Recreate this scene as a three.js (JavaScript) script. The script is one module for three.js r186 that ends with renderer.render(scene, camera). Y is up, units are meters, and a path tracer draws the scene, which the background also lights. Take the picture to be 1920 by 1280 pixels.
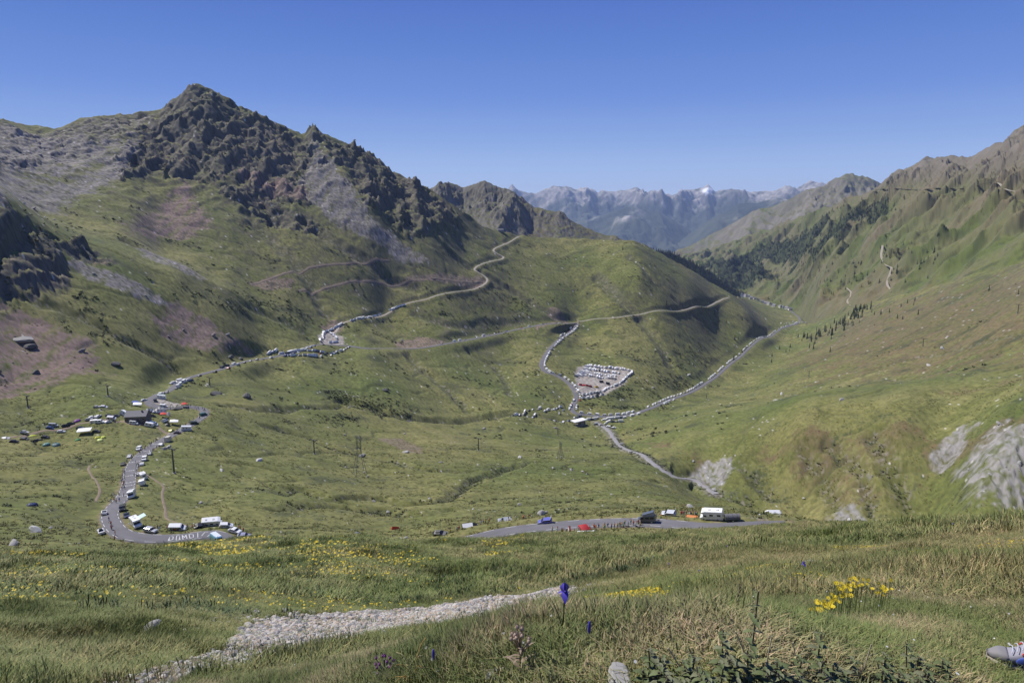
import * as THREE from 'three';
import { mergeGeometries, mergeVertices } from 'three/addons/utils/BufferGeometryUtils.js';
import { MarchingCubes } from 'three/addons/objects/MarchingCubes.js';

// ------------------------------------------------------------------ camera, sky, sun, exposure
const scene = new THREE.Scene();
const EYE = 400;                                   // eye height; heights in the tables below are relative to it
const PITCH = 10.62 * Math.PI / 180;
const camera = new THREE.PerspectiveCamera(53.13, 1024 / 682, 0.1, 60000);
camera.position.set(0, EYE, 0);
camera.rotation.set(-PITCH, 0, 0);
scene.add(camera);

const SUN = new THREE.Vector3(-0.80, 1.15, -0.42).normalize();
{ // clear high-mountain sky: deep blue overhead, paler at the horizon
  const W = 256, H = 256, d = new Float32Array(W * H * 4);
  const stops = [[-1, 0.185, 0.221, 0.276], [-0.03, 0.276, 0.333, 0.424], [0, 0.67, 0.756, 0.907], [0.05, 0.389, 0.534, 0.818], [0.1, 0.243, 0.382, 0.723], [0.155, 0.146, 0.267, 0.656], [0.22, 0.101, 0.208, 0.585], [0.275, 0.077, 0.163, 0.523], [0.34, 0.062, 0.139, 0.475], [0.55, 0.046, 0.108, 0.409], [1, 0.037, 0.089, 0.343]];
  for (let y = 0; y < H; y++) {
    const s = Math.sin(((y + .5) / H - .5) * Math.PI);
    let k = 0; while (k < stops.length - 2 && s > stops[k + 1][0]) k++;
    const a = stops[k], b = stops[k + 1], t = Math.min(1, Math.max(0, (s - a[0]) / (b[0] - a[0])));
    for (let x = 0; x < W; x++) { const i = (y * W + x) * 4; for (let c = 0; c < 3; c++) d[i + c] = a[c + 1] + (b[c + 1] - a[c + 1]) * t; d[i + 3] = 1; }
  }
  const sky = new THREE.DataTexture(d, W, H, THREE.RGBAFormat, THREE.FloatType);
  sky.mapping = THREE.EquirectangularReflectionMapping; sky.magFilter = THREE.LinearFilter; sky.needsUpdate = true;
  scene.background = sky; scene.environment = sky;
}
const sun = new THREE.DirectionalLight(new THREE.Color(1, .955, .88), 5);
sun.position.copy(SUN).multiplyScalar(4000); sun.position.y += EYE; sun.target.position.set(0, EYE, -600);
sun.position.add(sun.target.position).sub(new THREE.Vector3(0, EYE, 0));
sun.castShadow = true; sun.shadow.mapSize.set(4096, 4096);
Object.assign(sun.shadow.camera, { left: -1600, right: 1600, top: 1600, bottom: -1600, near: 10, far: 9000 });
scene.add(sun, sun.target);
scene.fog = new THREE.FogExp2(new THREE.Color(.50, .66, 1), 3.5e-5);
const EXPOSURE = 1.1;

// ------------------------------------------------------------------ small tools
const rad = Math.PI / 180, { min, max, abs, sqrt, exp, log, sin, cos, tan, atan2, hypot, floor, PI } = Math;
const clamp = (x, a = 0, b = 1) => x < a ? a : x > b ? b : x;
const lerp = (a, b, t) => a + (b - a) * t;
const sstep = (a, b, x) => { const t = clamp((x - a) / (b - a)); return t * t * (3 - 2 * t); };
function rng(seed) { let s = seed >>> 0; return () => { s = (s + 0x6D2B79F5) >>> 0; let t = s; t = Math.imul(t ^ (t >>> 15), t | 1); t ^= t + Math.imul(t ^ (t >>> 7), t | 61); return ((t ^ (t >>> 14)) >>> 0) / 4294967296; }; }
const PERM = new Uint8Array(1024); { const r = rng(77), p = [...Array(512).keys()].map(i => i & 255); for (let i = 255; i > 0; i--) { const j = floor(r() * (i + 1)); [p[i], p[j]] = [p[j], p[i]]; } for (let i = 0; i < 1024; i++) PERM[i] = p[i & 255]; }
const GX = [], GY = []; for (let i = 0; i < 16; i++) { GX.push(cos(i / 16 * 2 * PI)); GY.push(sin(i / 16 * 2 * PI)); }
function noise(x, y) { // gradient noise, about -0.7..0.7
  const xi = floor(x), yi = floor(y), fx = x - xi, fy = y - yi, X = xi & 255, Y = yi & 255;
  const u = fx * fx * fx * (fx * (fx * 6 - 15) + 10), v = fy * fy * fy * (fy * (fy * 6 - 15) + 10);
  const a = PERM[PERM[X] + Y] & 15, b = PERM[PERM[X + 1] + Y] & 15, c = PERM[PERM[X] + Y + 1] & 15, d = PERM[PERM[X + 1] + Y + 1] & 15;
  const n0 = GX[a] * fx + GY[a] * fy, n1 = GX[b] * (fx - 1) + GY[b] * fy, n2 = GX[c] * fx + GY[c] * (fy - 1), n3 = GX[d] * (fx - 1) + GY[d] * (fy - 1);
  const l = n0 + (n1 - n0) * u, m = n2 + (n3 - n2) * u; return l + (m - l) * v;
}
function fbm(x, y, o, g = .5) { let s = 0, a = 1; for (let i = 0; i < o; i++) { s += a * noise(x, y); const t = x; x = x * 1.63 - y * 1.17 + 17.3; y = y * 1.63 + t * 1.17 + 5.7; a *= g; } return s; }
function ridged(x, y, o, g = .55) { let s = 0, a = 1, w = 1; for (let i = 0; i < o; i++) { let n = 1 - abs(noise(x, y)) * 2; n *= n * w; s += a * n; w = clamp(n * 1.6); const t = x; x = x * 1.66 - y * 1.13 + 31.3; y = y * 1.66 + t * 1.13 + 9.1; a *= g; } return s; }

// survey: a sight line of the 1920 x 1280 plate (u right, v down) as a bearing and a slope (rise per metre on the map)
function sight(u, v) {
  const cx = (u - 960) / 1280, cy = (640 - v) / 1280, f = cos(PITCH) + cy * sin(PITCH), y = cy * cos(PITCH) - sin(PITCH);
  return { az: atan2(cx, f), t: y / hypot(cx, f) };
}
// ------------------------------------------------------------------ the land: surveyed points (u, v, distance on the map in metres)
const SKYLINE = [[-900, 120, 900], [-500, 190, 1150], [-200, 215, 1400], [0, 225, 1500], [60, 235, 1540], [100, 240, 1500], [118, 234, 1500], [150, 222, 1500], [230, 214, 1520], [300, 205, 1540], [332, 184, 1515], [352, 163, 1500], [365, 156, 1500], [385, 162, 1495], [420, 179, 1480], [455, 200, 1470], [480, 212, 1460], [510, 226, 1455], [540, 240, 1450], [570, 250, 1440], [585, 233, 1430], [603, 249, 1425], [640, 262, 1420], [672, 276, 1415], [700, 294, 1410], [735, 318, 1405], [770, 340, 1400], [800, 352, 1390], [830, 372, 1380], [865, 395, 1380], [900, 418, 1400], [935, 432, 1425], [970, 440, 1450], [1050, 446, 1500], [1110, 449, 1500], [1160, 449, 1490], [1192, 452, 1480], [1210, 459, 1510], [1230, 470, 1530], [1265, 489, 1560], [1300, 508, 1600], [1340, 533, 1670], [1380, 555, 1760], [1388, 557, 1950], [1396, 556, 2800], [1406, 556, 3000], [1450, 566, 2900], [1490, 585, 2500], [1515, 608, 2050], [1545, 600, 1850], [1580, 587, 1720], [1630, 570, 1600], [1680, 554, 1500], [1747, 539, 1400], [1813, 517, 1320], [1870, 503, 1260], [1920, 490, 1200], [2100, 430, 1050], [2500, 330, 900], [3200, 250, 800]].map(([u, v, D]) => { const s = sight(u, v); return [s.az, s.t, D]; });
function skylineAt(az, o) {
  const S = SKYLINE, n = S.length; if (az <= S[0][0]) return S[0][o]; if (az >= S[n - 1][0]) return S[n - 1][o];
  let lo = 0, hi = n - 1; while (hi - lo > 1) { const m = (lo + hi) >> 1; if (S[m][0] <= az) lo = m; else hi = m; }
  return lerp(S[lo][o], S[hi][o], (az - S[lo][0]) / (S[hi][0] - S[lo][0]));
}
const CONTROL = [
  // foreground bank and hillside
  [-500, 1280, 10], [-500, 1120, 30], [-500, 1030, 80], [-500, 960, 200], [-500, 860, 400],
  [0, 1280, 8.5], [0, 1200, 14], [0, 1120, 25], [0, 1062, 45], [0, 1042, 62], [0, 1060, 100], [0, 1030, 165], [0, 1000, 205], [0, 950, 262], [0, 900, 330], [0, 850, 405], [0, 800, 475], [0, 765, 520], [0, 740, 552],
  [150, 1280, 8], [150, 1180, 15], [150, 1100, 28], [150, 1045, 60], [150, 1068, 105], [150, 1030, 172], [150, 985, 215], [130, 930, 290], [130, 870, 374], [150, 820, 436], [150, 770, 500], [150, 740, 535],
  [320, 1280, 7.5], [320, 1200, 13], [320, 1120, 24], [320, 1060, 45], [320, 1029, 68], [320, 1066, 110], [330, 1030, 195], [400, 1012, 219], [330, 1011, 219], [250, 1000, 225], [205, 975, 243], [235, 930, 294], [248, 880, 352], [300, 825, 420], [385, 775, 497], [258, 783, 472], [300, 752, 545], [345, 712, 655],
  [480, 1280, 7], [480, 1200, 13.5], [480, 1120, 25], [480, 1060, 45], [480, 1012, 72], [560, 1010, 72], [480, 1052, 115], [480, 1014, 214], [450, 950, 278], [450, 900, 340], [450, 850, 410], [450, 800, 485], [450, 740, 605],
  [680, 1280, 4.0], [680, 1225, 8], [680, 1190, 15], [680, 1140, 23], [680, 1060, 43], [680, 1011, 72], [680, 1050, 118], [680, 1024, 194], [680, 1004, 230], [640, 960, 275], [675, 893, 400], [600, 850, 462], [600, 780, 605], [690, 800, 600],
  [860, 1280, 2.6], [860, 1200, 6.5], [860, 1172, 14], [860, 1130, 22], [860, 1070, 38], [860, 1020, 72], [790, 1017, 72], [860, 1050, 115], [830, 1015, 181], [860, 950, 288], [820, 880, 430], [820, 830, 560],
  [1020, 1280, 2.2], [1020, 1200, 5.2], [1020, 1150, 9], [1020, 1118, 20], [1020, 1070, 36], [1020, 1005, 78], [1020, 1026, 120], [1020, 992, 183], [1000, 950, 290], [1000, 900, 405], [1000, 850, 550], [1000, 800, 710], [960, 775, 745], [850, 790, 690],
  [1200, 1280, 2.1], [1200, 1190, 4.4], [1200, 1120, 10], [1200, 1070, 24], [1200, 1035, 45], [1200, 1000, 84], [1200, 1004, 130], [1200, 975, 183], [1180, 930, 310], [1100, 900, 408], [1100, 862, 505], [1150, 815, 715], [1085, 790, 775],
  [1400, 1280, 2.1], [1400, 1180, 4.4], [1400, 1100, 10], [1400, 1045, 24], [1400, 1005, 55], [1400, 993, 100], [1400, 991, 135], [1400, 983, 182], [1320, 955, 255], [1250, 898, 465], [1330, 922, 500], [1440, 968, 330],
  [1600, 1280, 2.6], [1600, 1180, 4.6], [1600, 1100, 9], [1600, 1040, 21], [1600, 1000, 50], [1600, 984, 95], [1600, 990, 200], [1580, 978, 432],
  [1760, 1280, 3.2], [1760, 1180, 5.2], [1760, 1090, 9.5], [1760, 1025, 22], [1760, 985, 55], [1760, 1000, 180], [1740, 982, 424],
  [1920, 1280, 4.0], [1920, 1180, 5.9], [1920, 1090, 9.8], [1920, 1015, 20], [1920, 974, 42], [1920, 1010, 150], [1920, 964, 386], [1850, 890, 410],
  [2300, 1280, 4.4], [2300, 1090, 7], [2300, 980, 25], [2300, 960, 90], [2300, 900, 250], [2300, 740, 420], [2300, 560, 700],
  // right-hand spur and the planar slope above it
  [1190, 818, 690], [1300, 852, 560], [1300, 905, 534], [1400, 838, 545], [1500, 818, 522], [1700, 792, 500], [1920, 790, 440], [1450, 885, 512], [1600, 890, 468], [1700, 875, 466], [1500, 942, 474], [1420, 930, 488],
  [1300, 772, 795], [1500, 750, 800], [1500, 700, 1000], [1600, 690, 930], [1700, 650, 950], [1700, 720, 700], [1820, 640, 850], [1920, 600, 800], [1920, 700, 580], [1600, 640, 1180], [1540, 640, 1400],
  // valley road
  [1250, 746, 930], [1330, 708, 1105], [1400, 660, 1340], [1440, 632, 1610], [1490, 603, 2150], [1420, 618, 1540], [1352, 642, 1320], [1240, 700, 1010],
  // middle ground
  [500, 670, 783], [585, 645, 835], [650, 650, 868], [700, 660, 835], [700, 700, 765], [750, 760, 690], [820, 648, 945], [950, 630, 1070], [1080, 605, 1190], [1035, 645, 1050], [1010, 690, 935], [1070, 715, 905], [1080, 760, 820], [1150, 700, 960], [1180, 690, 985], [1140, 640, 1100], [1240, 640, 1140], [1280, 600, 1265], [1200, 590, 1215], [1358, 562, 1560], [1300, 560, 1375], [1340, 610, 1385], [1300, 530, 1480], [1380, 590, 1510], [1405, 590, 1570], [1250, 540, 1320], [1235, 500, 1405], [1270, 510, 1470], [860, 700, 870], [900, 740, 810],
  [620, 605, 950], [720, 580, 1040], [910, 530, 1180], [900, 600, 1080], [800, 560, 1080], [960, 500, 1290], [1100, 490, 1380], [1200, 520, 1290], [1050, 560, 1230], [700, 490, 1110], [470, 530, 985], [800, 430, 1230], [870, 450, 1300], [560, 420, 1150], [700, 420, 1180], [640, 330, 1290], [500, 330, 1290], [760, 390, 1280], [380, 420, 1120], [380, 300, 1310], [440, 480, 1040],
  // left spur, scree and the corrie under the peak
  [0, 700, 590], [0, 640, 640], [0, 560, 700], [0, 470, 752], [0, 372, 808], [-300, 330, 700], [-300, 600, 560], [110, 720, 580], [110, 640, 650], [110, 560, 722], [110, 470, 795], [100, 430, 835], [215, 700, 610], [220, 620, 690], [220, 540, 765], [220, 480, 835], [340, 660, 705], [340, 590, 772], [330, 508, 850], [450, 630, 790], [430, 560, 860], [540, 620, 860], [590, 628, 895],
  [60, 400, 960], [150, 420, 1010], [300, 470, 1020], [400, 520, 960], [520, 575, 925], [100, 330, 1180], [200, 330, 1230], [100, 280, 1360], [230, 260, 1400], [250, 400, 1090],
].map(([u, v, D]) => { const s = sight(u, v); return [s.az, log(D), s.t]; });
for (const [az, t, D] of SKYLINE) if (abs(az) < 1.05) { CONTROL.push([az, log(D), t]); }
for (let a = -70; a <= 70; a += 14) { CONTROL.push([a * rad, log(1.0), -1.62]); }
const KA = 3.2, TP = (() => { // thin-plate spline of slope over (bearing, log distance)
  const n = CONTROL.length, N = n + 3, A = [], b = new Float64Array(N), phi = r2 => r2 > 1e-12 ? r2 * log(r2) : 0;
  for (let i = 0; i < N; i++) A.push(new Float64Array(N));
  for (let i = 0; i < n; i++) {
    const [a, l, t] = CONTROL[i]; b[i] = t;
    for (let j = 0; j < n; j++) { const dx = (a - CONTROL[j][0]) * KA, dy = l - CONTROL[j][1]; A[i][j] = phi(dx * dx + dy * dy); }
    A[i][i] += 0.0025; A[i][n] = A[n][i] = 1; A[i][n + 1] = A[n + 1][i] = a * KA; A[i][n + 2] = A[n + 2][i] = l;
  }
  for (let i = 0; i < N; i++) {
    let p = i; for (let k = i + 1; k < N; k++) if (abs(A[k][i]) > abs(A[p][i])) p = k;
    [A[i], A[p]] = [A[p], A[i]]; const tb = b[i]; b[i] = b[p]; b[p] = tb;
    for (let k = i + 1; k < N; k++) { const f = A[k][i] / A[i][i]; if (!f) continue; for (let j = i; j < N; j++) A[k][j] -= f * A[i][j]; b[k] -= f * b[i]; }
  }
  for (let i = N - 1; i >= 0; i--) { for (let j = i + 1; j < N; j++) b[i] -= A[i][j] * b[j]; b[i] /= A[i][i]; }
  return (az, l) => { let s = b[n] + b[n + 1] * az * KA + b[n + 2] * l; for (let j = 0; j < n; j++) { const dx = (az - CONTROL[j][0]) * KA, dy = l - CONTROL[j][1]; s += b[j] * phi(dx * dx + dy * dy); } return s; };
})();
// the spline sampled on a grid, read back smoothly
const GA = 260, GL = 320, A0 = -64 * rad, A1 = 64 * rad, L0 = 0, L1 = log(3400), GRID = new Float32Array(GA * GL);
for (let i = 0; i < GA; i++) for (let j = 0; j < GL; j++) GRID[i * GL + j] = TP(lerp(A0, A1, i / (GA - 1)), lerp(L0, L1, j / (GL - 1)));
const cub = (a, b, c, d, t) => b + .5 * t * (c - a + t * (2 * a - 5 * b + 4 * c - d + t * (3 * (b - c) + d - a)));
function slopeGrid(az, l) {
  const x = clamp((az - A0) / (A1 - A0), 0, 1) * (GA - 1), y = clamp((l - L0) / (L1 - L0), 0, 1) * (GL - 1), i = min(GA - 3, max(1, floor(x))), j = min(GL - 3, max(1, floor(y))), fx = x - i, fy = y - j;
  const r = k => { const o = k * GL + j; return cub(GRID[o - 1], GRID[o], GRID[o + 1], GRID[o + 2], fy); };
  return cub(r(i - 1), r(i), r(i + 1), r(i + 2), fx);
}
const RES = new Float32Array(800), RESW = new Float32Array(800); // misfit of the spline at the skyline, sharp and smoothed along it
for (let i = 0; i < 800; i++) { const a = lerp(-60, 60, i / 799) * rad; RES[i] = skylineAt(a, 1) - slopeGrid(a, log(skylineAt(a, 2))); }
for (let i = 0; i < 800; i++) { let s = 0, w = 0; for (let k = -24; k <= 24; k++) { const g = exp(-k * k / 160), j = clamp(i + k, 0, 799); s += g * RES[j]; w += g; } RESW[i] = s / w; }
const resAt = (R, a) => { const x = clamp((a / rad + 60) / 120) * 799, i = min(798, floor(x)); return lerp(R[i], R[i + 1], x - i); };
function baseHeight(az, D) { // smooth land without crags, relative to the eye
  const a = clamp(az, -60 * rad, 60 * rad), Dc = skylineAt(a, 2);
  let h;
  if (D <= Dc) { const q = D / Dc, w = sstep(.72, 1, q), w2 = sstep(.955, 1, q); h = D * slopeGrid(a, log(max(D, 1))); if (w > 0) { const b = resAt(RESW, a); h += D * (w * b + w2 * (resAt(RES, a) - b)); } }
  else h = Dc * skylineAt(a, 1) - (D - Dc) * .5;
  const side = sstep(46 * rad, 100 * rad, abs(az)); // behind the camera the hillside goes on up
  return side > 0 ? lerp(h, -1.6 + min(D, 400) * .22, side) : h;
}
// broad undulation of the meadows, in metres
function rolling(x, z, D) { const k = sstep(70, 260, D); return k * (2.6 * fbm(x / 80, z / 80, 3) + .5 * noise(x / 15, z / 15)) ; }
const heightBase = (x, z) => { const D = hypot(x, z), az = atan2(x, -z); return baseHeight(az, D) + rolling(x, z, D); };
// where a sight line meets the land (first meeting beyond distance d0)
function ground(u, v, d0 = 1.2, D = 0) {
  const { az, t } = sight(u, v), sx = sin(az), cz = -cos(az);
  if (!D) {
    let a = d0, b = d0; const end = skylineAt(az, 2) * .9995;
    for (;;) { b = a * 1.004 + .02; if (b >= end) { b = end; break; } if (heightBase(sx * b, cz * b) >= t * b) { for (let k = 0; k < 18; k++) { const m = (a + b) / 2; if (heightBase(sx * m, cz * m) >= t * m) b = m; else a = m; } break; } a = b; }
    D = b;
  }
  return new THREE.Vector3(sx * D, heightBase(sx * D, cz * D), cz * D);
}
const G = list => list.map(p => ground(p[0], p[1], p[3] || (p[1] < 1030 ? 125 : 1.2), p[2] || 0));

// ------------------------------------------------------------------ roads and tracks, cut into the slope
function course(points, step, smooth) { // resample, then smooth the gradient
  const c = new THREE.CatmullRomCurve3(points.map(p => new THREE.Vector3(p.x, 0, p.z)), false, 'centripetal'), n = max(4, floor(c.getLength() / step)), P = c.getSpacedPoints(n);
  let y = P.map(p => heightBase(p.x, p.z));
  for (let k = 0; k < smooth; k++) y = y.map((v, i) => (y[max(0, i - 1)] + 2 * v + y[min(n, i + 1)]) / 4);
  P.forEach((p, i) => p.y = y[i]); return P;
}
const ROADS = [];
function road(name, kind, width, list, smooth = 60, step = 3) { const r = { name, kind, width, P: course(G(list), step, smooth) }; ROADS.push(r); return r; }
const mainRoad = road('mountain_road', 'asphalt', 5.2, [[1480, 985, 183], [1440, 985, 181], [1340, 979, 177], [1200, 981, 181], [1060, 991, 184], [950, 995, 185], [850, 1012, 183], [800, 1024, 185], [720, 1030, 192], [600, 1030, 204], [500, 1022, 212], [440, 1015], [400, 1010], [330, 1006], [270, 1000], [228, 990], [206, 972], [210, 953], [230, 932], [240, 910], [243, 885], [255, 862], [280, 840], [310, 822], [345, 803], [370, 788], [383, 777], [378, 769], [350, 765], [318, 764], [292, 760], [278, 751], [288, 742], [312, 735], [345, 712], [420, 690], [500, 673], [560, 657], [610, 646], [650, 649], [690, 652], [740, 653], [800, 651], [832, 645], [900, 633], [960, 620], [1000, 611], [1050, 606], [1082, 604], [1078, 614], [1060, 628], [1045, 640], [1030, 655], [1020, 670], [1015, 685], [1025, 697], [1045, 705], [1065, 718], [1078, 735], [1080, 750], [1073, 765], [1080, 775], [1105, 780], [1140, 781], [1180, 778], [1220, 765], [1260, 748], [1300, 733], [1330, 715], [1355, 695], [1380, 675], [1400, 657], [1430, 634], [1465, 616], [1500, 603], [1496, 592], [1482, 582], [1466, 573]]);
road('gravel_track', 'gravel', 2.8, [[1084, 604], [1110, 598], [1150, 596], [1200, 590], [1260, 583], [1320, 575], [1345, 566], [1366, 558]], 30);
road('gravel_track', 'gravel', 2.8, [[628, 625], [640, 608], [690, 596], [740, 579], [800, 561], [860, 546], [905, 535], [914, 525], [905, 515], [890, 505], [920, 490], [944, 483], [926, 470], [936, 462], [960, 451], [974, 442]], 20);
road('gravel_track', 'earth', 3, [[470, 533], [540, 511], [600, 498], [680, 490], [730, 487]], 20);
road('gravel_track', 'earth', 3, [[560, 545], [640, 532], [700, 528], [760, 527], [840, 524], [905, 527]], 20);
road('gravel_track', 'earth', 2.2, [[2, 822], [60, 812], [120, 800], [170, 791], [215, 787], [255, 797], [285, 792], [300, 803], [318, 812]], 20);
road('gravel_track', 'gravel', 3.5, [[1078, 735], [1090, 728], [1100, 722]], 10);
road('footpath', 'earth', .9, [[275, 893], [292, 905], [306, 915], [304, 930], [309, 955], [322, 980], [360, 987]], 4);
road('footpath', 'earth', .8, [[178, 935], [186, 915], [180, 900], [165, 880], [172, 865]], 4);
const streamBed = road('stream_bed', 'stream', 3.4, [[1118, 792], [1140, 806], [1152, 822], [1166, 838], [1200, 850], [1230, 870], [1262, 890], [1300, 905], [1342, 921]], 30);
const RH = new Map(), RC = 24;
ROADS.forEach((r, ri) => r.P.forEach((p, i) => { if (i === r.P.length - 1) return; const a = floor(p.x / RC), b = floor(p.z / RC); for (let da = -1; da <= 1; da++) for (let db = -1; db <= 1; db++) { const k = (a + da) * 100003 + b + db; if (!RH.has(k)) RH.set(k, []); RH.get(k).push(ri, i); } }));
function nearRoad(x, z, cutOnly) { // nearest road: distance past its edge, and its level
  const L = RH.get(floor(x / RC) * 100003 + floor(z / RC)); if (!L) return null;
  let best = null;
  for (let k = 0; k < L.length; k += 2) {
    const r = ROADS[L[k]]; if (cutOnly && r.kind === 'earth') continue; const a = r.P[L[k + 1]], b = r.P[L[k + 1] + 1], dx = b.x - a.x, dz = b.z - a.z, t = clamp(((x - a.x) * dx + (z - a.z) * dz) / (dx * dx + dz * dz)), d = hypot(x - a.x - dx * t, z - a.z - dz * t) - r.width / 2;
    if (!best || d < best.d) best = { d, y: a.y + (b.y - a.y) * t, r };
  }
  return best;
}
// ------------------------------------------------------------------ patches of scree, crag and bare earth, as outlines on the map
const PATCHES = [];
function patch(kind, list, soft = 12) {
  const P = G(list), b = [1e9, -1e9, 1e9, -1e9]; for (const p of P) { b[0] = min(b[0], p.x); b[1] = max(b[1], p.x); b[2] = min(b[2], p.z); b[3] = max(b[3], p.z); }
  PATCHES.push({ kind, P, soft, b: [b[0] - soft * 2, b[1] + soft * 2, b[2] - soft * 2, b[3] + soft * 2] });
}
function inside(p, x, z) { // signed distance, positive inside
  let d = 1e9, c = false; const P = p.P, n = P.length;
  for (let i = 0, j = n - 1; i < n; j = i++) {
    const a = P[i], b = P[j], dx = b.x - a.x, dz = b.z - a.z, t = clamp(((x - a.x) * dx + (z - a.z) * dz) / (dx * dx + dz * dz + 1e-9)); d = min(d, hypot(x - a.x - dx * t, z - a.z - dz * t));
    if ((a.z > z) !== (b.z > z) && x < (b.x - a.x) * (z - a.z) / (b.z - a.z) + a.x) c = !c;
  }
  return c ? d : -d;
}
patch('crag', [[318, 195], [345, 172], [365, 160], [420, 183], [500, 226], [572, 254], [610, 300], [560, 335], [578, 385], [520, 385], [470, 352], [420, 330], [380, 348], [340, 330], [300, 322], [225, 338], [218, 312], [255, 262], [275, 230]], 22);
patch('crag', [[580, 238], [640, 266], [700, 298], [770, 343], [832, 378], [862, 410], [800, 442], [760, 440], [690, 380], [668, 345], [640, 310], [600, 262]], 20);
patch('crag', [[400, 348], [470, 348], [580, 405], [596, 440], [540, 430], [470, 402], [420, 372]], 14);
patch('crag', [[-200, 340], [0, 374], [40, 405], [100, 440], [150, 500], [125, 545], [60, 540], [0, 565], [-200, 560]], 14);
patch('crag', [[90, 447], [160, 462], [228, 492], [238, 508], [180, 500], [120, 478]], 8);
patch('rough', [[0, 228], [100, 244], [150, 226], [290, 210], [250, 250], [190, 280], [110, 300], [0, 320]], 26);
patch('rough', [[-600, 200], [0, 235], [0, 330], [-600, 330]], 26);
patch('greyscree', [[215, 285], [252, 250], [262, 264], [225, 335], [150, 372], [60, 392], [0, 396], [-150, 390], [-150, 330], [0, 330], [120, 345]], 16);
patch('redscree', [[352, 335], [366, 375], [385, 420], [370, 440], [300, 446], [233, 436], [242, 414], [300, 385], [338, 345]], 14);
patch('redscree', [[430, 312], [520, 340], [570, 352], [576, 382], [520, 368], [455, 335]], 10);
patch('greyscree', [[586, 262], [612, 292], [672, 360], [690, 400], [745, 450], [800, 486], [735, 478], [640, 425], [575, 372], [560, 340], [583, 300]], 14);
patch('redscree', [[-250, 560], [0, 570], [60, 590], [150, 630], [184, 642], [170, 690], [215, 706], [110, 716], [40, 736], [-30, 746], [-250, 740]], 7);
patch('redscree', [[285, 590], [330, 568], [420, 620], [472, 652], [380, 656], [320, 636]], 9);
patch('greyscree', [[85, 470], [130, 478], [240, 520], [330, 575], [270, 560], [160, 520]], 8);
patch('greyscree', [[240, 455], [330, 490], [380, 520], [350, 515], [280, 485]], 8);
patch('pale', [[1298, 892], [1325, 866], [1352, 858], [1360, 848], [1379, 852], [1376, 872], [1358, 896], [1330, 903]], 5);
patch('pale', [[1762, 856], [1805, 800], [1828, 798], [1782, 866]], 7);
patch('pale', [[1822, 862], [1866, 806], [1930, 815], [2050, 830], [2050, 990], [1920, 975], [1880, 952], [1850, 922], [1832, 890]], 9);
patch('pale', [[1560, 968], [1575, 950], [1625, 958], [1650, 975], [1600, 983]], 6);
patch('pale', [[1605, 875], [1625, 880], [1650, 898], [1630, 895]], 4);
patch('earth', [[465, 530], [500, 522], [560, 524], [545, 540], [500, 545]], 5);
patch('earth', [[760, 520], [900, 518], [912, 528], [905, 538], [850, 533], [760, 528]], 4);
patch('earth', [[600, 612], [625, 600], [648, 603], [636, 622], [612, 632]], 4);
patch('earth', [[740, 640], [790, 632], [832, 638], [815, 650], [740, 650]], 4);
patch('earth', [[1000, 610], [1040, 600], [1085, 598], [1060, 607], [1005, 618]], 4);
patch('earth', [[1020, 590], [1040, 575], [1065, 595], [1060, 602]], 5);
patch('dry', [[1094, 716], [1120, 709], [1142, 714], [1132, 726], [1104, 728]], 3);
patch('greyscree', [[-100, 232], [60, 250], [150, 262], [225, 262], [205, 300], [100, 318], [-100, 325]], 40);
patch('dry', [[712, 822], [755, 822], [790, 838], [788, 850], [740, 840]], 5);
patch('gravel', [[1083, 688], [1100, 683], [1190, 694], [1170, 720], [1130, 742], [1098, 748], [1085, 738], [1076, 722]], 4);
patch('gravel', [[600, 630], [615, 622], [640, 630], [645, 645], [600, 645]], 4);
patch('gravel', [[285, 748], [310, 752], [350, 760], [330, 764], [295, 760]], 4);
patch('heather', [[1480, 690], [1560, 620], [1700, 560], [1925, 500], [2200, 440], [2200, 640], [1925, 690], [1700, 705]], 90);
patch('heather', [[1160, 822], [1290, 852], [1480, 828], [1700, 796], [1940, 792], [1940, 812], [1700, 815], [1500, 850], [1380, 862], [1300, 868]], 12);
patch('heather', [[1490, 860], [1640, 850], [1660, 950], [1560, 950]], 30);
patch('shrub', [[380, 560], [470, 545], [600, 590], [600, 615], [520, 600], [430, 580]], 30);
patch('shrub', [[600, 735], [700, 730], [800, 765], [760, 778], [660, 770]], 20);
patch('shrub', [[1090, 745], [1200, 715], [1330, 690], [1290, 725], [1180, 765], [1100, 770]], 10);
patch('shrub', [[820, 560], [960, 545], [1000, 590], [900, 600], [830, 585]], 30);
patch('shrub', [[1190, 680], [1330, 640], [1340, 680], [1250, 712]], 20);
patch('shrub', [[480, 790], [600, 770], [700, 785], [600, 800]], 15);

const KIND = { crag: 0, greyscree: 1, redscree: 2, pale: 3, earth: 4, dry: 5, gravel: 6, heather: 7, shrub: 8, rough: 9 }, MASK = new Float32Array(10);
function masks(x, z) {
  MASK.fill(0); let wx = 0, wz = 0, first = true;
  for (const p of PATCHES) {
    if (x < p.b[0] || x > p.b[1] || z < p.b[2] || z > p.b[3]) continue;
    if (first) { wx = fbm(x / 40, z / 40, 4, .6); wz = fbm(x / 6 + 50, z / 6, 3, .6); first = false; }
    const s = inside(p, x, z) + p.soft * (1.1 * wx + .8 * wz), k = KIND[p.kind]; MASK[k] = max(MASK[k], sstep(-p.soft * .35, p.soft * .35, s));
  }
  return MASK;
}
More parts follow.
